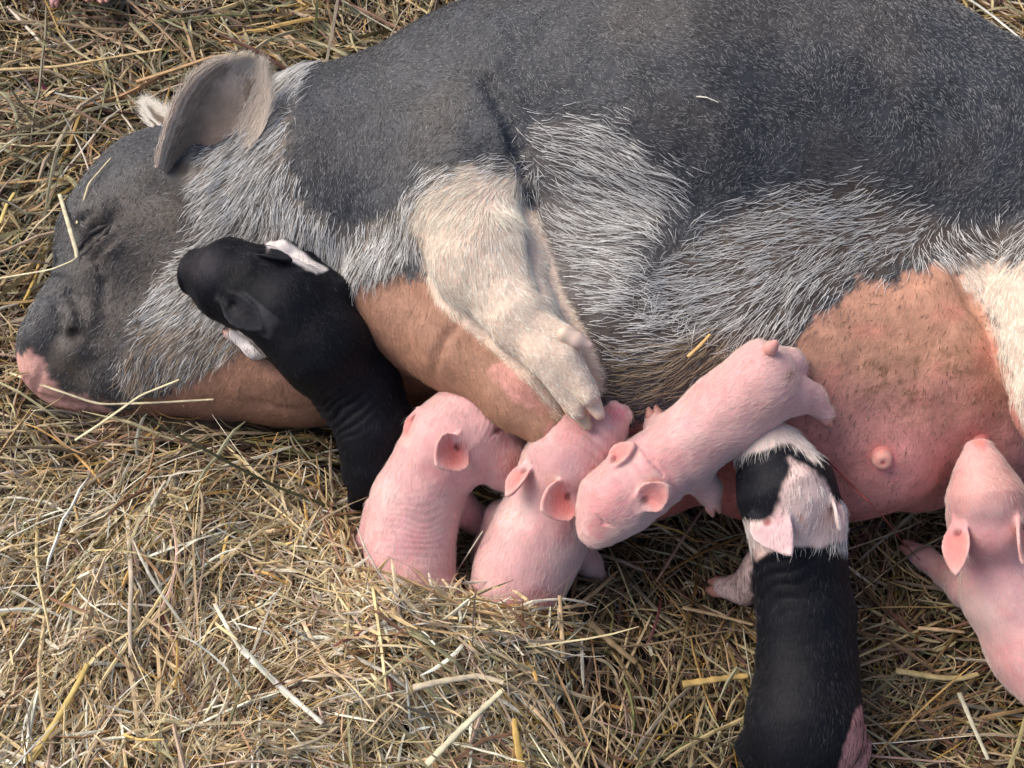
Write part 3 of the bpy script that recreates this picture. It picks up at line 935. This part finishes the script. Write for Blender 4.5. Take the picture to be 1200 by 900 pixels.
# --- black piglet stretched over the throat
z0 = zs(345, 365, .0); z1 = zs(270, 330, 0); z2 = zs(400, 420, 0)
def kcol(v, q):
    c = np.tile(BK, (len(v), 1)) * (1 + .3 * vnoise(v, 40, 4))[:, None]
    c = blend(c, (.03, .027, .035), .8 * sstep(34, 8, np.hypot(q[:, 0] - 240, q[:, 1] - 312)))
    c = blend(c, (.74, .68, .66), sstep(-2, 3, polysd(q, [(312, 278), (335, 280), (384, 316), (370, 322), (345, 308), (312, 300)]) + 2 * vnoise(v, 120, 2)))
    c = blend(c, (.76, .70, .68), sstep(-2, 3, polysd(q, [(258, 384), (280, 388), (312, 418), (300, 430), (256, 398)]) + 2 * vnoise(v, 120, 2)))
    return c
piglet('black piglet with white feet sprawled over the sow\'s throat and cheek',
       [(342, 366, z0 + .01, 57), (378, 405, z0, 53), (420, 455, .14, 47), (440, 503, .12, 42), (437, 545, .095, 37)],
       [(300, 340, z0, 52), (272, 330, z1, 49)],
       [(262, 326, z1, 46), (243, 322, z1 - .02, 31)],
       [[(392, 345, z0, 24), (360, 305, z0 - .01, 9), (336, 288, z0 - .01, 7), (318, 290, z0 - .01, 7)], [(325, 400, z0, 24), (300, 410, z0 - .02, 10), (276, 393, z0 - .02, 9)],
        [(432, 560, .08, 30), (424, 580, .05, 15), (418, 588, .04, 10)], [(455, 540, .08, 28), (458, 575, .045, 13), (452, 590, .035, 9)]],
       [dict(b=(264, 350), t=(306, 386), w=.034, cup=.6, n=(.2, -.7, .7), cin=(.016, .016, .02), cout=(.016, .016, .02), crim=(.035, .035, .04), dz=-.005),
        dict(b=(300, 296), t=(342, 303), w=.024, cup=.5, n=(0, .5, .8), cin=(.012, .012, .016), cout=(.01, .01, .014), crim=(.02, .02, .024), dz=.002)],
       kcol, M_DPIG, None, darkhair, folds=[(395, 480, .5, .86, 30, 11, .0014)], pale=(.7, .6, .58), nhair=9000)

# --- pink piglet A
piglet('pink piglet with creased neck between the black piglet and the sow\'s foreleg, eye closed',
       [(508, 545, .13, 47), (487, 590, .105, 49), (480, 640, .085, 48), (486, 700, .07, 50)],
       [(530, 520, .145, 55), (552, 500, .15, 55)],
       [(560, 515, .148, 50), (588, 540, .135, 33), (598, 556, .125, 20)],
       [[(530, 590, .08, 26), (560, 610, .05, 15), (575, 622, .03, 11)], [(450, 600, .08, 24), (430, 640, .05, 14), (425, 660, .03, 11)],
        [(470, 720, .05, 30), (445, 740, .03, 17), (432, 748, .02, 11)], [(525, 720, .05, 30), (548, 735, .03, 17), (560, 742, .02, 11)]],
       [dict(b=(540, 520), t=(513, 545), w=.046, cup=.55, n=(.15, -.6, .8), dz=.012, curl=.0, cin=(.62, .17, .15)),
        dict(b=(490, 484), t=(474, 515), w=.030, cup=.4, n=(-.9, 0, .5), dz=-.015)],
       lambda v, q: pink(v, q, [(583, 503, 9, (.36, .11, .11), .8), (604, 545, 28, (.42, .14, .12), .8), (542, 525, 12, (.5, .1, .1), .7), (450, 580, 30, PW, .5)]),
       M_PIG, None, pinkhair, extra=lambda f: crease([(576, 510), (583, 503), (592, 499)], .0036, .0005, .003, F=f),
       folds=[(508, 622, .25, 1, 45, 8.5, .00032), (582, 495, 1, .3, 16, 7, .0006)], nhair=17000, emb=None)

# --- pink piglet B
piglet('pink piglet reaching its snout up to a teat under the sow\'s hoof',
       [(648, 590, .125, 50), (632, 628, .10, 53), (612, 670, .08, 52), (600, 712, .06, 54)],
       [(660, 556, .145, 52), (670, 532, .16, 52)],
       [(680, 526, .162, 46), (706, 508, .165, 27), (722, 488, .168, 17)],
       [[(672, 640, .06, 26), (690, 660, .035, 14), (700, 672, .02, 10)], [(590, 610, .08, 24), (570, 640, .05, 13), (562, 655, .03, 10)],
        [(628, 700, .05, 32), (632, 725, .045, 17), (634, 745, .035, 10)], [(575, 715, .04, 30), (560, 735, .03, 15), (555, 748, .02, 10)]],
       [dict(b=(672, 578), t=(636, 598), w=.046, cup=.5, n=(.05, -.6, .8), dz=.012, cin=(.62, .18, .16)),
        dict(b=(620, 545), t=(592, 580), w=.030, cup=.4, n=(-.8, -.1, .6), dz=-.008)],
       lambda v, q: pink(v, q, [(722, 484, 14, (.55, .16, .2), .8), (600, 600, 34, PW, .8), (690, 690, 50, PW, .7), (640, 715, 30, (.5, .15, .14), .6)]),
       M_PIG, None, pinkhair, folds=[(700, 520, .6, -.8, 22, 12, .0009)], nhair=17000)

# --- pink piglet C across the udder
zc = [zs(x, y, 0) for x, y in ((725, 575), (800, 530), (850, 490), (895, 455))]
piglet('pink piglet lying head down across the sow\'s udder with its tail towards her flank',
       [(764, 552, .215, 43), (806, 520, .235, 40), (850, 485, .255, 44), (890, 450, .262, 46)],
       [(738, 574, .205, 43), (720, 588, .20, 43)],
       [(718, 592, .198, 40), (704, 612, .188, 28), (697, 623, .182, 17)],
       [[(896, 466, .25, 36), (930, 462, .245, 23), (950, 466, .24, 15), (966, 484, .232, 11)], [(895, 432, .25, 34), (925, 425, .25, 16), (936, 430, .24, 10)],
        [(812, 552, .21, 26), (828, 572, .19, 15), (834, 588, .18, 10)], [(780, 515, .21, 24), (770, 500, .19, 14), (768, 492, .185, 10)]],
       [dict(b=(749, 591), t=(783, 570), w=.034, cup=.5, n=(.1, -.5, .8), dz=.020, z=.22), dict(b=(714, 545), t=(742, 519), w=.026, cup=.5, n=(-.4, .1, .8), dz=.022, z=.22)],
       lambda v, q: pink(v, q, [(720, 590, 40, (.66, .27, .29), .6), (925, 440, 12, (.25, .10, .07), .8), (700, 622, 14, (.62, .2, .22), .6), (775, 540, 40, PR, .4)]),
       M_PIG, None, pinkhair, tail=[(898, 418, .31, 8), (903, 408, .33, 8), (908, 403, .335, 5)], extra=lambda f: (crease([(752, 527), (764, 541), (777, 557)], .0022, .0004, .003, F=f), crease([(700, 604), (708, 612), (720, 616)], .002, .0004, .003, F=f)), folds=[(770, 560, .8, -.6, 40, 20, .0006)], nhair=16000)

# --- black and white piglet
BWc = [(852, 506), (886, 496), (930, 498)]
def bwcol(v, q):
    w1 = vnoise(v, 120, 2) * 3
    c = np.tile(BK, (len(v), 1)) * (1 + .25 * vnoise(v, 40, 4))[:, None]
    pk = np.array((.72, .52, .48))
    c = blend(c, pk, sstep(-3, 4, polysd(q, [(840, 590), (925, 535), (1010, 560), (1012, 632), (960, 642), (930, 640), (900, 648), (880, 660), (884, 745), (800, 745), (800, 650)]) + w1))
    c = blend(c, BK * 1.3, sstep(-3, 4, polysd(q, [(840, 532), (880, 524), (910, 526), (924, 538), (928, 546), (916, 572), (908, 608), (880, 612), (836, 596)]) + w1))
    c = blend(c, BK * 1.3, sstep(-3, 4, polysd(q, [(922, 516), (945, 500), (1000, 530), (1000, 598), (980, 606), (972, 572), (955, 552), (930, 540)]) + w1))
    c = blend(c, (.70, .55, .50), sstep(-3, 4, polysd(q, [(848, 545), (855, 500), (890, 484), (945, 490), (962, 545), (925, 522), (900, 526), (878, 534)]) + w1))
    c = blend(c, (.55, .25, .16), .7 * sstep(16, 4, np.hypot(q[:, 0] - 932, q[:, 1] - 612)))
    c = blend(c, (.60, .28, .26), sstep(-2, 3, polysd(q, [(1002, 830), (1040, 820), (1040, 960), (960, 960), (985, 890)]) + w1))
    return c
def bwhair(q, u):
    c = darkhair(q, u)
    wh = (polysd(q, [(848, 545), (855, 500), (890, 484), (945, 490), (962, 545), (925, 522), (900, 526), (878, 534)]) > 0) | (polysd(q, [(925, 570), (960, 565), (1005, 600), (1005, 642), (900, 646), (870, 640), (870, 605), (920, 612)]) > 0)
    c[wh] = (.85, .80, .75)
    return c
piglet('black and white piglet seen from above with white blaze and collar and pink ears',
       [(938, 660, .15, 52), (944, 720, .12, 53), (946, 785, .10, 54), (942, 845, .09, 63), (942, 862, .085, 62)],
       [(932, 608, .18, 56), (922, 580, .21, 57)],
       [(918, 566, .22, 55), (905, 538, .23, 42), (898, 524, .235, 28)],
       [[(895, 670, .09, 28), (872, 690, .045, 18), (848, 688, .03, 13)], [(965, 665, .07, 24), (968, 690, .03, 15), (970, 702, .015, 12)],
        [(985, 865, .06, 34), (1000, 875, .04, 19), (1004, 905, .03, 12)], [(895, 880, .05, 34), (893, 905, .03, 18), (900, 918, .02, 12)]],
       [dict(b=(892, 602), t=(927, 650), w=.044, cup=.3, n=(-.1, -.5, .9), dz=.004, prof=[(0, .6), (.2, .95), (.4, 1), (.6, .8), (.8, .48), (1, .08)], cin=(.60, .38, .40), cout=(.60, .40, .40), crim=(.66, .50, .48)),
        dict(b=(976, 580), t=(988, 620), w=.024, cup=.4, n=(.8, -.2, .5), dz=-.005, cin=(.68, .45, .44), cout=(.72, .55, .53), crim=(.74, .58, .55))],
       bwcol, M_DPIG, None, bwhair, extra=lambda f: crease([(864, 546), (867, 556), (874, 563)], .0028, .0005, .003, F=f), folds=[(915, 680, .4, .9, 34, 14, .0007), (945, 560, .4, 1, 1, 10, 0)], pale=(.60, .30, .26), nhair=16000, hoofc=(.55, .25, .2))

# --- pink piglet D at the right
piglet('pink piglet at the right suckling a teat, one foreleg stretched out on the hay',
       [(1168, 645, .13, 44), (1182, 700, .10, 48), (1214, 760, .08, 51), (1262, 812, .075, 56)],
       [(1160, 610, .17, 46), (1156, 585, .19, 44)],
       [(1154, 578, .20, 40), (1150, 550, .21, 27), (1148, 532, .215, 17)],
       [[(1135, 690, .06, 24), (1110, 672, .03, 15), (1082, 652, .02, 12), (1072, 646, .02, 10)], [(1215, 690, .06, 24), (1235, 700, .03, 14), (1245, 690, .02, 11)],
        [(1250, 835, .04, 30), (1240, 865, .02, 15), (1232, 877, .015, 11)], [(1305, 820, .04, 30), (1325, 850, .02, 15), (1330, 865, .015, 11)]],
       [dict(b=(1124, 612), t=(1119, 672), w=.030, cup=.5, n=(-.6, -.2, .7), dz=-.006), dict(b=(1196, 606), t=(1202, 660), w=.030, cup=.5, n=(.6, -.2, .7), dz=-.006)],
       lambda v, q: pink(v, q, [(1150, 570, 60, (.64, .36, .30), .4), (1160, 640, 60, PR, .12), (1140, 720, 40, PW, .6), (1148, 520, 12, (.66, .20, .17), .9)]),
       M_PIG, None, pinkhair, nhair=17000, k=.01)

# --- piglet lying beyond the head, only its trotters reach into the frame
piglet('pink piglet lying in the hay above the sow\'s head with only its feet in view',
       [(60, -70, .09, 40), (100, -95, .09, 44), (150, -120, .09, 42)],
       [(30, -60, .09, 38), (10, -55, .09, 34)],
       [(10, -55, .09, 30), (-15, -48, .08, 20)],
       [[(80, -55, .08, 24), (100, -20, .085, 14), (104, -6, .088, 7)], [(110, -65, .08, 24), (118, -24, .085, 11), (121, -4, .088, 7)],
        [(60, -60, .06, 20), (62, -25, .07, 10), (64, 2, .06, 5)], [(160, -90, .07, 22), (170, -60, .07, 13), (180, -40, .06, 9)]],
       [dict(b=(30, -80), t=(50, -90), w=.025, z=.12), dict(b=(20, -30), t=(45, -35), w=.025, z=.1)],
       lambda v, q: pink(v, q, []), M_PIG, None, pinkhair, nhair=5000, group='piglets resting')

# ------------------------------------------------------------------ hay
CTRL = [(0, 60, .035), (200, 40, .035), (400, 10, .03), (0, 200, .04), (60, 260, .045), (0, 350, .035), (20, 440, .03), (20, 486, .095), (100, 488, .10), (180, 492, .095), (250, 505, .08), (30, 540, .065), (150, 530, .07), (300, 545, .05), (390, 570, .015),
        (0, 700, .09), (200, 650, .10), (350, 650, .08), (200, 800, .11), (400, 760, .11), (440, 716, .122), (500, 716, .125), (560, 722, .12), (620, 742, .095), (400, 695, .10), (690, 750, .05), (560, 800, .11), (700, 850, .06),
        (0, 900, .10), (300, 900, .12), (600, 900, .09), (800, 900, .03), (760, 740, .01), (760, 640, 0), (850, 800, .01), (1000, 700, 0), (1100, 800, .005), (1200, 900, .015), (1000, 900, .01),
        (480, 610, -.01), (540, 630, -.01), (600, 650, -.01), (560, 660, .0), (1150, -20, .03), (1050, -60, .03), (1200, 640, 0), (400, 300, 0), (700, 300, 0), (1000, 300, 0), (250, 350, 0), (700, 100, 0), (1000, 100, 0)]
CW = np.array([list(at(x, y, z)[:2]) + [z] for x, y, z in CTRL])
def H(x, y):
    num = np.full(np.shape(x), .03 * 1e-4); den = np.full(np.shape(x), 1e-4)
    for cx, cy, cz in CW:
        ww = np.exp(-((x - cx) ** 2 + (y - cy) ** 2) / (2 * .055 ** 2))
        num = num + ww * cz; den = den + ww
    return num / den + .010 * vnoise(np.stack([x, y, np.zeros(np.shape(x))], -1), 16, 40) + .005 * vnoise(np.stack([x, y, np.zeros(np.shape(x))], -1), 38, 41)

# ground sheet reaching the horizon
M_GR, N_, L_, P_ = new_mat('chaff covered ground')
tc = N_.new('ShaderNodeTexCoord'); n1 = N_.new('ShaderNodeTexNoise'); n1.inputs['Scale'].default_value = 60; n1.inputs['Detail'].default_value = 8
L_.new(tc.outputs['Object'], n1.inputs['Vector'])
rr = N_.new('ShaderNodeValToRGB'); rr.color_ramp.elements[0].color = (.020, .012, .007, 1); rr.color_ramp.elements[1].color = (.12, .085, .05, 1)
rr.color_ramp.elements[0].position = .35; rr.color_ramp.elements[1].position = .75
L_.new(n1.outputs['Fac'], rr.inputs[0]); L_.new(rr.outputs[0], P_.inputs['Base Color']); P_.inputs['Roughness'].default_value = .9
xs = np.concatenate([[-60, -12, -3], np.linspace(-1.3, 1.4, 150), [3, 12, 60]]); ys = np.concatenate([[-60, -12, -3], np.linspace(-1.0, 1.7, 150), [3, 12, 60]])
GX, GY = np.meshgrid(xs, ys, indexing='ij')
GZ = H(GX, GY) - .022
gi = np.arange(GX.size).reshape(GX.shape)
gf = np.stack([gi[:-1, :-1], gi[1:, :-1], gi[1:, 1:], gi[:-1, 1:]], -1).reshape(-1, 4)
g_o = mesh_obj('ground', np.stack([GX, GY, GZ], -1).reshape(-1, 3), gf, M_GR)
g_o['kind'] = 'structure'

PAL = np.array([(.68, .52, .28), (.45, .385, .22), (.44, .28, .14), (.20, .105, .05), (.62, .38, .11), (.80, .73, .57), (.57, .45, .29), (.27, .25, .13), (.52, .38, .27)])

def ribbons(P, Wd, fold, twist_n):
    """P (n,k,3) centre lines -> folded blades with 3 verts a section plus a closing underside"""
    n, k, _ = P.shape
    T = nrm(np.gradient(P, axis=1))
    Nr = nrm(twist_n)[:, None]
    Nr = np.repeat(Nr, k, 1)
    Sd = nrm(np.cross(T, Nr)); Nr = np.cross(Sd, T)
    ta = np.clip(np.minimum(np.linspace(0, 1, k) * 6 + .5, (1 - np.linspace(0, 1, k)) * 4 + .25), 0, 1)[None, :, None]
    Wk = Wd[:, None, None] * ta
    A = P - Sd * Wk * .5
    B = P + Nr * Wk * fold[:, None, None]
    D = P + Sd * Wk * .5
    Vv = np.stack([A, B, D], 2)            # n,k,3,3
    vi = np.arange(n * k * 3).reshape(n, k, 3)
    f = []
    for a, b in ((0, 1), (1, 2), (2, 0)):
        f.append(np.stack([vi[:, :-1, a], vi[:, 1:, a], vi[:, 1:, b], vi[:, :-1, b]], -1).reshape(-1, 4))
    return Vv.reshape(-1, 3), np.concatenate(f)

def inside_any(P, tol):
    bad = np.zeros(P.shape[:-1], bool)
    for f in BODIES:
        bad |= f.sample(P) < tol
    return bad

def strands(n, seed, lenr, wid, off, tilt, stray, pal_fn, box=(-1.05, 1.1, -.72, 1.4), k=7):
    g = np.random.default_rng(seed)
    x = g.uniform(box[0], box[1], n); y = g.uniform(box[2], box[3], n)
    q = pix(np.stack([x, y, H(x, y)], -1))
    ok = (q[:, 0] > -170) & (q[:, 0] < 1370) & (q[:, 1] > -170) & (q[:, 1] < 1050) & (vnoise(np.stack([x, y, x * 0], -1), 7, 50) * 60 + 60 < np.minimum.reduce([q[:, 0] + 230, 1430 - q[:, 0], q[:, 1] + 230, 1110 - q[:, 1]]))
    x, y = x[ok], y[ok]; q = q[ok]; n = len(x)
    L = g.uniform(*lenr, n) * np.where(g.random(n) < .12, 1.8, 1)
    # locally shared lie of the hay
    base = vnoise(np.stack([x, y, x * 0], -1), 5, 3) * 2.2 + np.where((q[:, 0] < 450) & (q[:, 1] > 560), .35, 0)
    th = np.where(g.random(n) < .55, base + g.normal(0, .5, n), g.uniform(0, math.pi, n))
    th = th + math.pi * g.integers(0, 2, n)
    t = np.linspace(-.5, .5, k)
    cur = g.normal(0, stray, n)
    kin = np.where(g.random(n) < .14, g.normal(0, .8, n), 0)
    kp = g.uniform(-.3, .3, n)
    ang = th[:, None] + cur[:, None] * t * 2 + np.where(t[None] > kp[:, None], kin[:, None], 0)
    st = L[:, None] / (k - 1)
    dx = np.cos(ang) * st; dy = np.sin(ang) * st
    X = x[:, None] + np.cumsum(dx, 1) - dx.sum(1)[:, None] / 2
    Y = y[:, None] + np.cumsum(dy, 1) - dy.sum(1)[:, None] / 2
    h = H(X, Y)
    lin = h[:, :1] * (1 - (t + .5)) + h[:, -1:] * (t + .5)
    hz = .45 * np.maximum(h, lin) + .55 * h
    o = g.uniform(off[0], off[1], n)
    tl = g.normal(0, tilt, n)
    up = (g.random(n) < .03) * g.uniform(.2, .6, n)
    Z = hz + o[:, None] + L[:, None] * ((tl)[:, None] * t + up[:, None] * (t + .5)) + L[:, None] * g.normal(0, .06, n)[:, None] * (1 - 4 * t ** 2) + g.normal(0, .0012, (n, k))
    P = np.stack([X, Y, np.maximum(Z, h - .02)], -1)
    bad = inside_any(P, .0005).any(1)
    P = P[~bad]; q = q[~bad]; n = len(P)
    W = np.minimum(np.exp(g.normal(math.log(wid * 1.1), .5, n)), .0042) * (1 + .5 * sstep(450, 300, q[:, 1]) * sstep(700, 300, q[:, 0]))
    tn = np.array([0, 0, 1.0]) + g.normal(0, .6, (n, 3))
    col = pal_fn(q, g, n)
    Vv, Ff = ribbons(P, W, g.uniform(.12, .5, n), tn)
    cc = np.repeat(col, k * 3, 0)
    return Vv, Ff, cc

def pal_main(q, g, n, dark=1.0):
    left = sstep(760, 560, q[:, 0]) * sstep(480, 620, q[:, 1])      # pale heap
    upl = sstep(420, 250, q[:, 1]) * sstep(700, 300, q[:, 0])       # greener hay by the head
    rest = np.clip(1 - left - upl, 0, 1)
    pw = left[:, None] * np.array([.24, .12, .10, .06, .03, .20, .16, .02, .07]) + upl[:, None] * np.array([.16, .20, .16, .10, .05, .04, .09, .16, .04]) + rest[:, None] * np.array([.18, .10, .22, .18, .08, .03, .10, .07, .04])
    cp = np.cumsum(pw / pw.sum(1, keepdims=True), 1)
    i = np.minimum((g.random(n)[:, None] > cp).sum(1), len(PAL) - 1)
    return np.clip(PAL[i] * g.uniform(.5, 1.25, n)[:, None] * dark * (1 - .25 * upl[:, None] - .25 * rest[:, None]) + g.normal(0, .012, (n, 3)), .01, .8)  # hay outside the pale heap gets shade put into its colour

parts = [strands(16500, 21, (.05, .17), .0030, (-.020, -.008), .05, .16, lambda q, g, n: pal_main(q, g, n, .5)),  # lowest layer darkened in colour to deepen the shade between strands
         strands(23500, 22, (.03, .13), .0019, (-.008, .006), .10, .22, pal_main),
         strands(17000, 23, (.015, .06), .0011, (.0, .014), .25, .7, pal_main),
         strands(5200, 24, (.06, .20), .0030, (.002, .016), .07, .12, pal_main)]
b0, b1 = at(400, 745, .14), at(660, 690, .13)
h0, h1 = at(-60, 930, .10), at(640, 560, .08)
parts += [strands(6000, 33, (.025, .09), .0016, (-.006, .012), .30, .32, pal_main, box=(h0[0], h1[0], h0[1], h1[1])),
          strands(2500, 34, (.02, .08), .0015, (-.004, .010), .25, .5, pal_main, box=(-.72, 1.05, -.66, 1.0))]
parts += [strands(700, 31, (.025, .085), .0017, (.000, .022), .36, .5, pal_main, box=(b0[0], b1[0], b0[1], b1[1])),
          strands(260, 32, (.05, .11), .0024, (.002, .020), .28, .2, pal_main, box=(b0[0], b1[0], b0[1], b1[1]))]
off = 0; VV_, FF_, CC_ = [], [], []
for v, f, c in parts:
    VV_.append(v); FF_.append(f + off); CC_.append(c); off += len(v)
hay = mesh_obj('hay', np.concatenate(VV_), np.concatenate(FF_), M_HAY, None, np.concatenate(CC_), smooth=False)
hay['kind'] = 'stuff'; hay['label'] = 'loose dry hay bedding spread over the ground'; hay['category'] = 'hay'

# ------------------------------------------------------------------ single stalks that stand out
def stalk(label, pts, wpx, col, node=None):
    """pts: (px,py,lift over whatever lies below)"""
    W = []
    for x, y, l in pts:
        P = None
        for f in BODIES:
            r_ = f.ray(x, y)
            if r_ is not None and (P is None or r_[2] > P[2]): P = r_
        zz = .03
        for _ in range(12):
            w_ = at(x, y, zz); zz = .5 * zz + .5 * float(H(w_[0], w_[1]))
        z = max(P[2] if P is not None else -1, zz + .008)
        W.append(at(x, y, l - 1 if l > .9 else z + l + (.006 if P is None else 0)))
    W = np.array(W)
    # resample
    s = np.concatenate([[0], np.cumsum(np.linalg.norm(np.diff(W, axis=0), axis=1))])
    k = 26
    u = np.linspace(0, s[-1], k)
    R = np.stack([np.interp(u, s, W[:, i]) for i in range(3)], -1)
    for _ in range(1):
        R[1:-1] = .25 * R[:-2] + .5 * R[1:-1] + .25 * R[2:]
    rad = wpx / 2 * 1.45 / FPX * (1 - .25 * np.linspace(0, 1, k)) * (1 + .10 * np.sin(u * 400))
    T = nrm(np.gradient(R, axis=0)); A = nrm(np.cross(T, [0.1, .2, 1])); B = np.cross(A, T)
    m = 9
    Vv = []
    for j in range(k):
        for i in range(m):
            a = 2 * math.pi * i / m
            sq = .8 + .2 * math.cos(2 * a)
            Vv.append(R[j] + (A[j] * math.cos(a) + B[j] * math.sin(a) * .7) * rad[j] * sq)
    Vv += [R[0], R[-1]]
    Ff = [(j * m + i, j * m + (i + 1) % m, (j + 1) * m + (i + 1) % m, (j + 1) * m + i) for j in range(k - 1) for i in range(m)]
    Ff += [(k * m, (i + 1) % m, i, i) for i in range(0)]
    Vv = np.array(Vv)[:-2]
    cc = np.array(col) * (1 + .22 * vnoise(Vv, 90, 7)[:, None])
    o = mesh_obj('straw_stalk', Vv, np.array(Ff), M_HAY, None, np.clip(cc, .01, .85))
    o['label'] = label; o['category'] = 'straw'; o['group'] = 'stalks lying loose on top'
    return o

STALKS = [
    ('yellow bent stalk at the lower left of the heap', [(34, 892, .004), (66, 845, .010), (92, 800, .010), (103, 778, .014)], 8, (.58, .42, .13)),
    ('thick whitish straight stalk below the heap\'s centre', [(284, 762, .012), (330, 806, .012), (378, 848, .008)], 7, (.74, .70, .60)),
    ('short whitish stalk pointing down onto the thick whitish one', [(252, 708, .012), (268, 738, .012), (282, 762, .008)], 5, (.72, .66, .52)),
    ('thin upright knobbly stalk on the heap at the left', [(150, 610, .006), (154, 680, .012), (152, 725, .010), (153, 770, .004)], 6, (.52, .43, .32)),
    ('bent pale stalk hooking over the sow\'s eye', [(70, 228, 1.19), (80, 262, 1.22), (92, 303, 1.245), (60, 316, 1.19), (-6, 327, 1.09)], 5, (.62, .56, .38)),
    ('long pale stalk lying along the sow\'s brow', [(90, 262, .004), (104, 215, .010), (130, 185, .008)], 3, (.55, .45, .28)),
    ('thin pale stalk crossing the sow\'s chin', [(12, 437, .012), (60, 455, .012), (115, 474, .010), (180, 472, .010), (250, 468, .006)], 4, (.66, .58, .38)),
    ('thin stalk rising from the hay to the sow\'s jaw', [(88, 516, .006), (120, 495, .012), (165, 463, .014), (210, 445, .006)], 4, (.66, .60, .38)),
    ('white stalk arching over the sow\'s back in the top right corner', [(1118, -12, .03), (1150, 8, .03), (1180, 32, .02), (1212, 58, .01)], 5, (.78, .76, .70)),
    ('broad golden stalk across the hay at the upper left', [(0, 82, .012), (70, 78, .014), (140, 66, .014), (190, 58, .010)], 7, (.50, .36, .17)),
    ('orange brown stalk leaning against the sow\'s ear', [(160, 96, .01), (215, 78, .014), (250, 66, .016), (290, 64, .010)], 8, (.42, .26, .12)),
    ('yellow stalk standing at the left edge beside the face', [(0, 262, .012), (8, 240, .016), (17, 226, .012)], 6, (.62, .47, .16)),
    ('flat pale blade pointing right at the upper left edge', [(0, 168, .012), (40, 172, .014), (88, 170, .012)], 4, (.60, .50, .30)),
    ('brown stem running down from the top edge near the ear', [(150, 0, .014), (190, 35, .016), (228, 74, .010)], 5, (.30, .19, .11)),
    ('thin grey stalk standing up between two pink rumps', [(512, 706, .004), (535, 670, .035), (566, 622, .055)], 3.5, (.50, .48, .38)),
    ('short tan stalk standing upright behind the heap', [(660, 770, .006), (658, 735, .014), (656, 698, .024)], 6, (.52, .36, .20)),
    ('broad cream stalk slanting over the heap\'s lower middle', [(500, 896, .010), (545, 850, .016), (590, 808, .014)], 8, (.62, .56, .38)),
    ('golden stub at the bottom edge of the heap', [(612, 904, .012), (606, 870, .014), (602, 842, .010)], 9, (.58, .38, .11)),
    ('knobbly cream seed head on the heap', [(484, 806, .010), (520, 798, .014), (560, 792, .014), (590, 800, .010)], 8, (.55, .47, .33)),
    ('brown blade on the hay beside the black and white piglet', [(690, 728, .01), (715, 752, .012), (745, 776, .008)], 9, (.36, .25, .13)),
    ('golden brown stem against the black and white piglet\'s hip', [(800, 802, .012), (840, 796, .014), (876, 792, .010)], 9, (.50, .34, .12)),
    ('pale stalk touching the black and white piglet\'s ribs', [(800, 712, .012), (845, 722, .014), (882, 732, .012)], 5, (.52, .38, .22)),
    ('curved green brown stem beside the right hand piglet', [(1050, 786, .012), (1100, 794, .016), (1128, 795, .012), (1146, 790, .006)], 8, (.40, .32, .15)),
    ('whitish stalk pointing to the bottom right corner', [(1124, 812, .012), (1140, 850, .014), (1158, 890, .010)], 6, (.62, .58, .42)),
    ('pale stalk lying left of the right hand piglet', [(1076, 736, .012), (1104, 738, .014), (1130, 741, .008)], 5, (.62, .44, .26)),
    ('small chip of straw stuck on the sow\'s ribs', [(816, 113, .003), (828, 114, .004), (842, 120, .003)], 2.4, (.70, .66, .58)),
    ('golden straw caught in the bristles over the udder', [(806, 418, .010), (820, 405, .012), (832, 392, .008)], 4, (.62, .38, .14)),
]
for a in STALKS: stalk(*a)

# thin dried cord hanging from the udder down to the hay
stalk('thin dark red dried cord running from the sow\'s udder down to the hay', [(966, 536, .003), (990, 560, .004), (1014, 584, 1.215), (1036, 606, 1.19), (1056, 634, 1.13), (1078, 656, 1.075)], 2.8, (.20, .035, .03))
o = [x for x in bpy.data.objects if x.name.startswith('straw_stalk')][-1]
for x in bpy.data.objects:
    if x.get('label', '').startswith('thin dark red dried cord'): o = x
o.name = 'umbilical_cord'; o['category'] = 'cord'
del o['group']
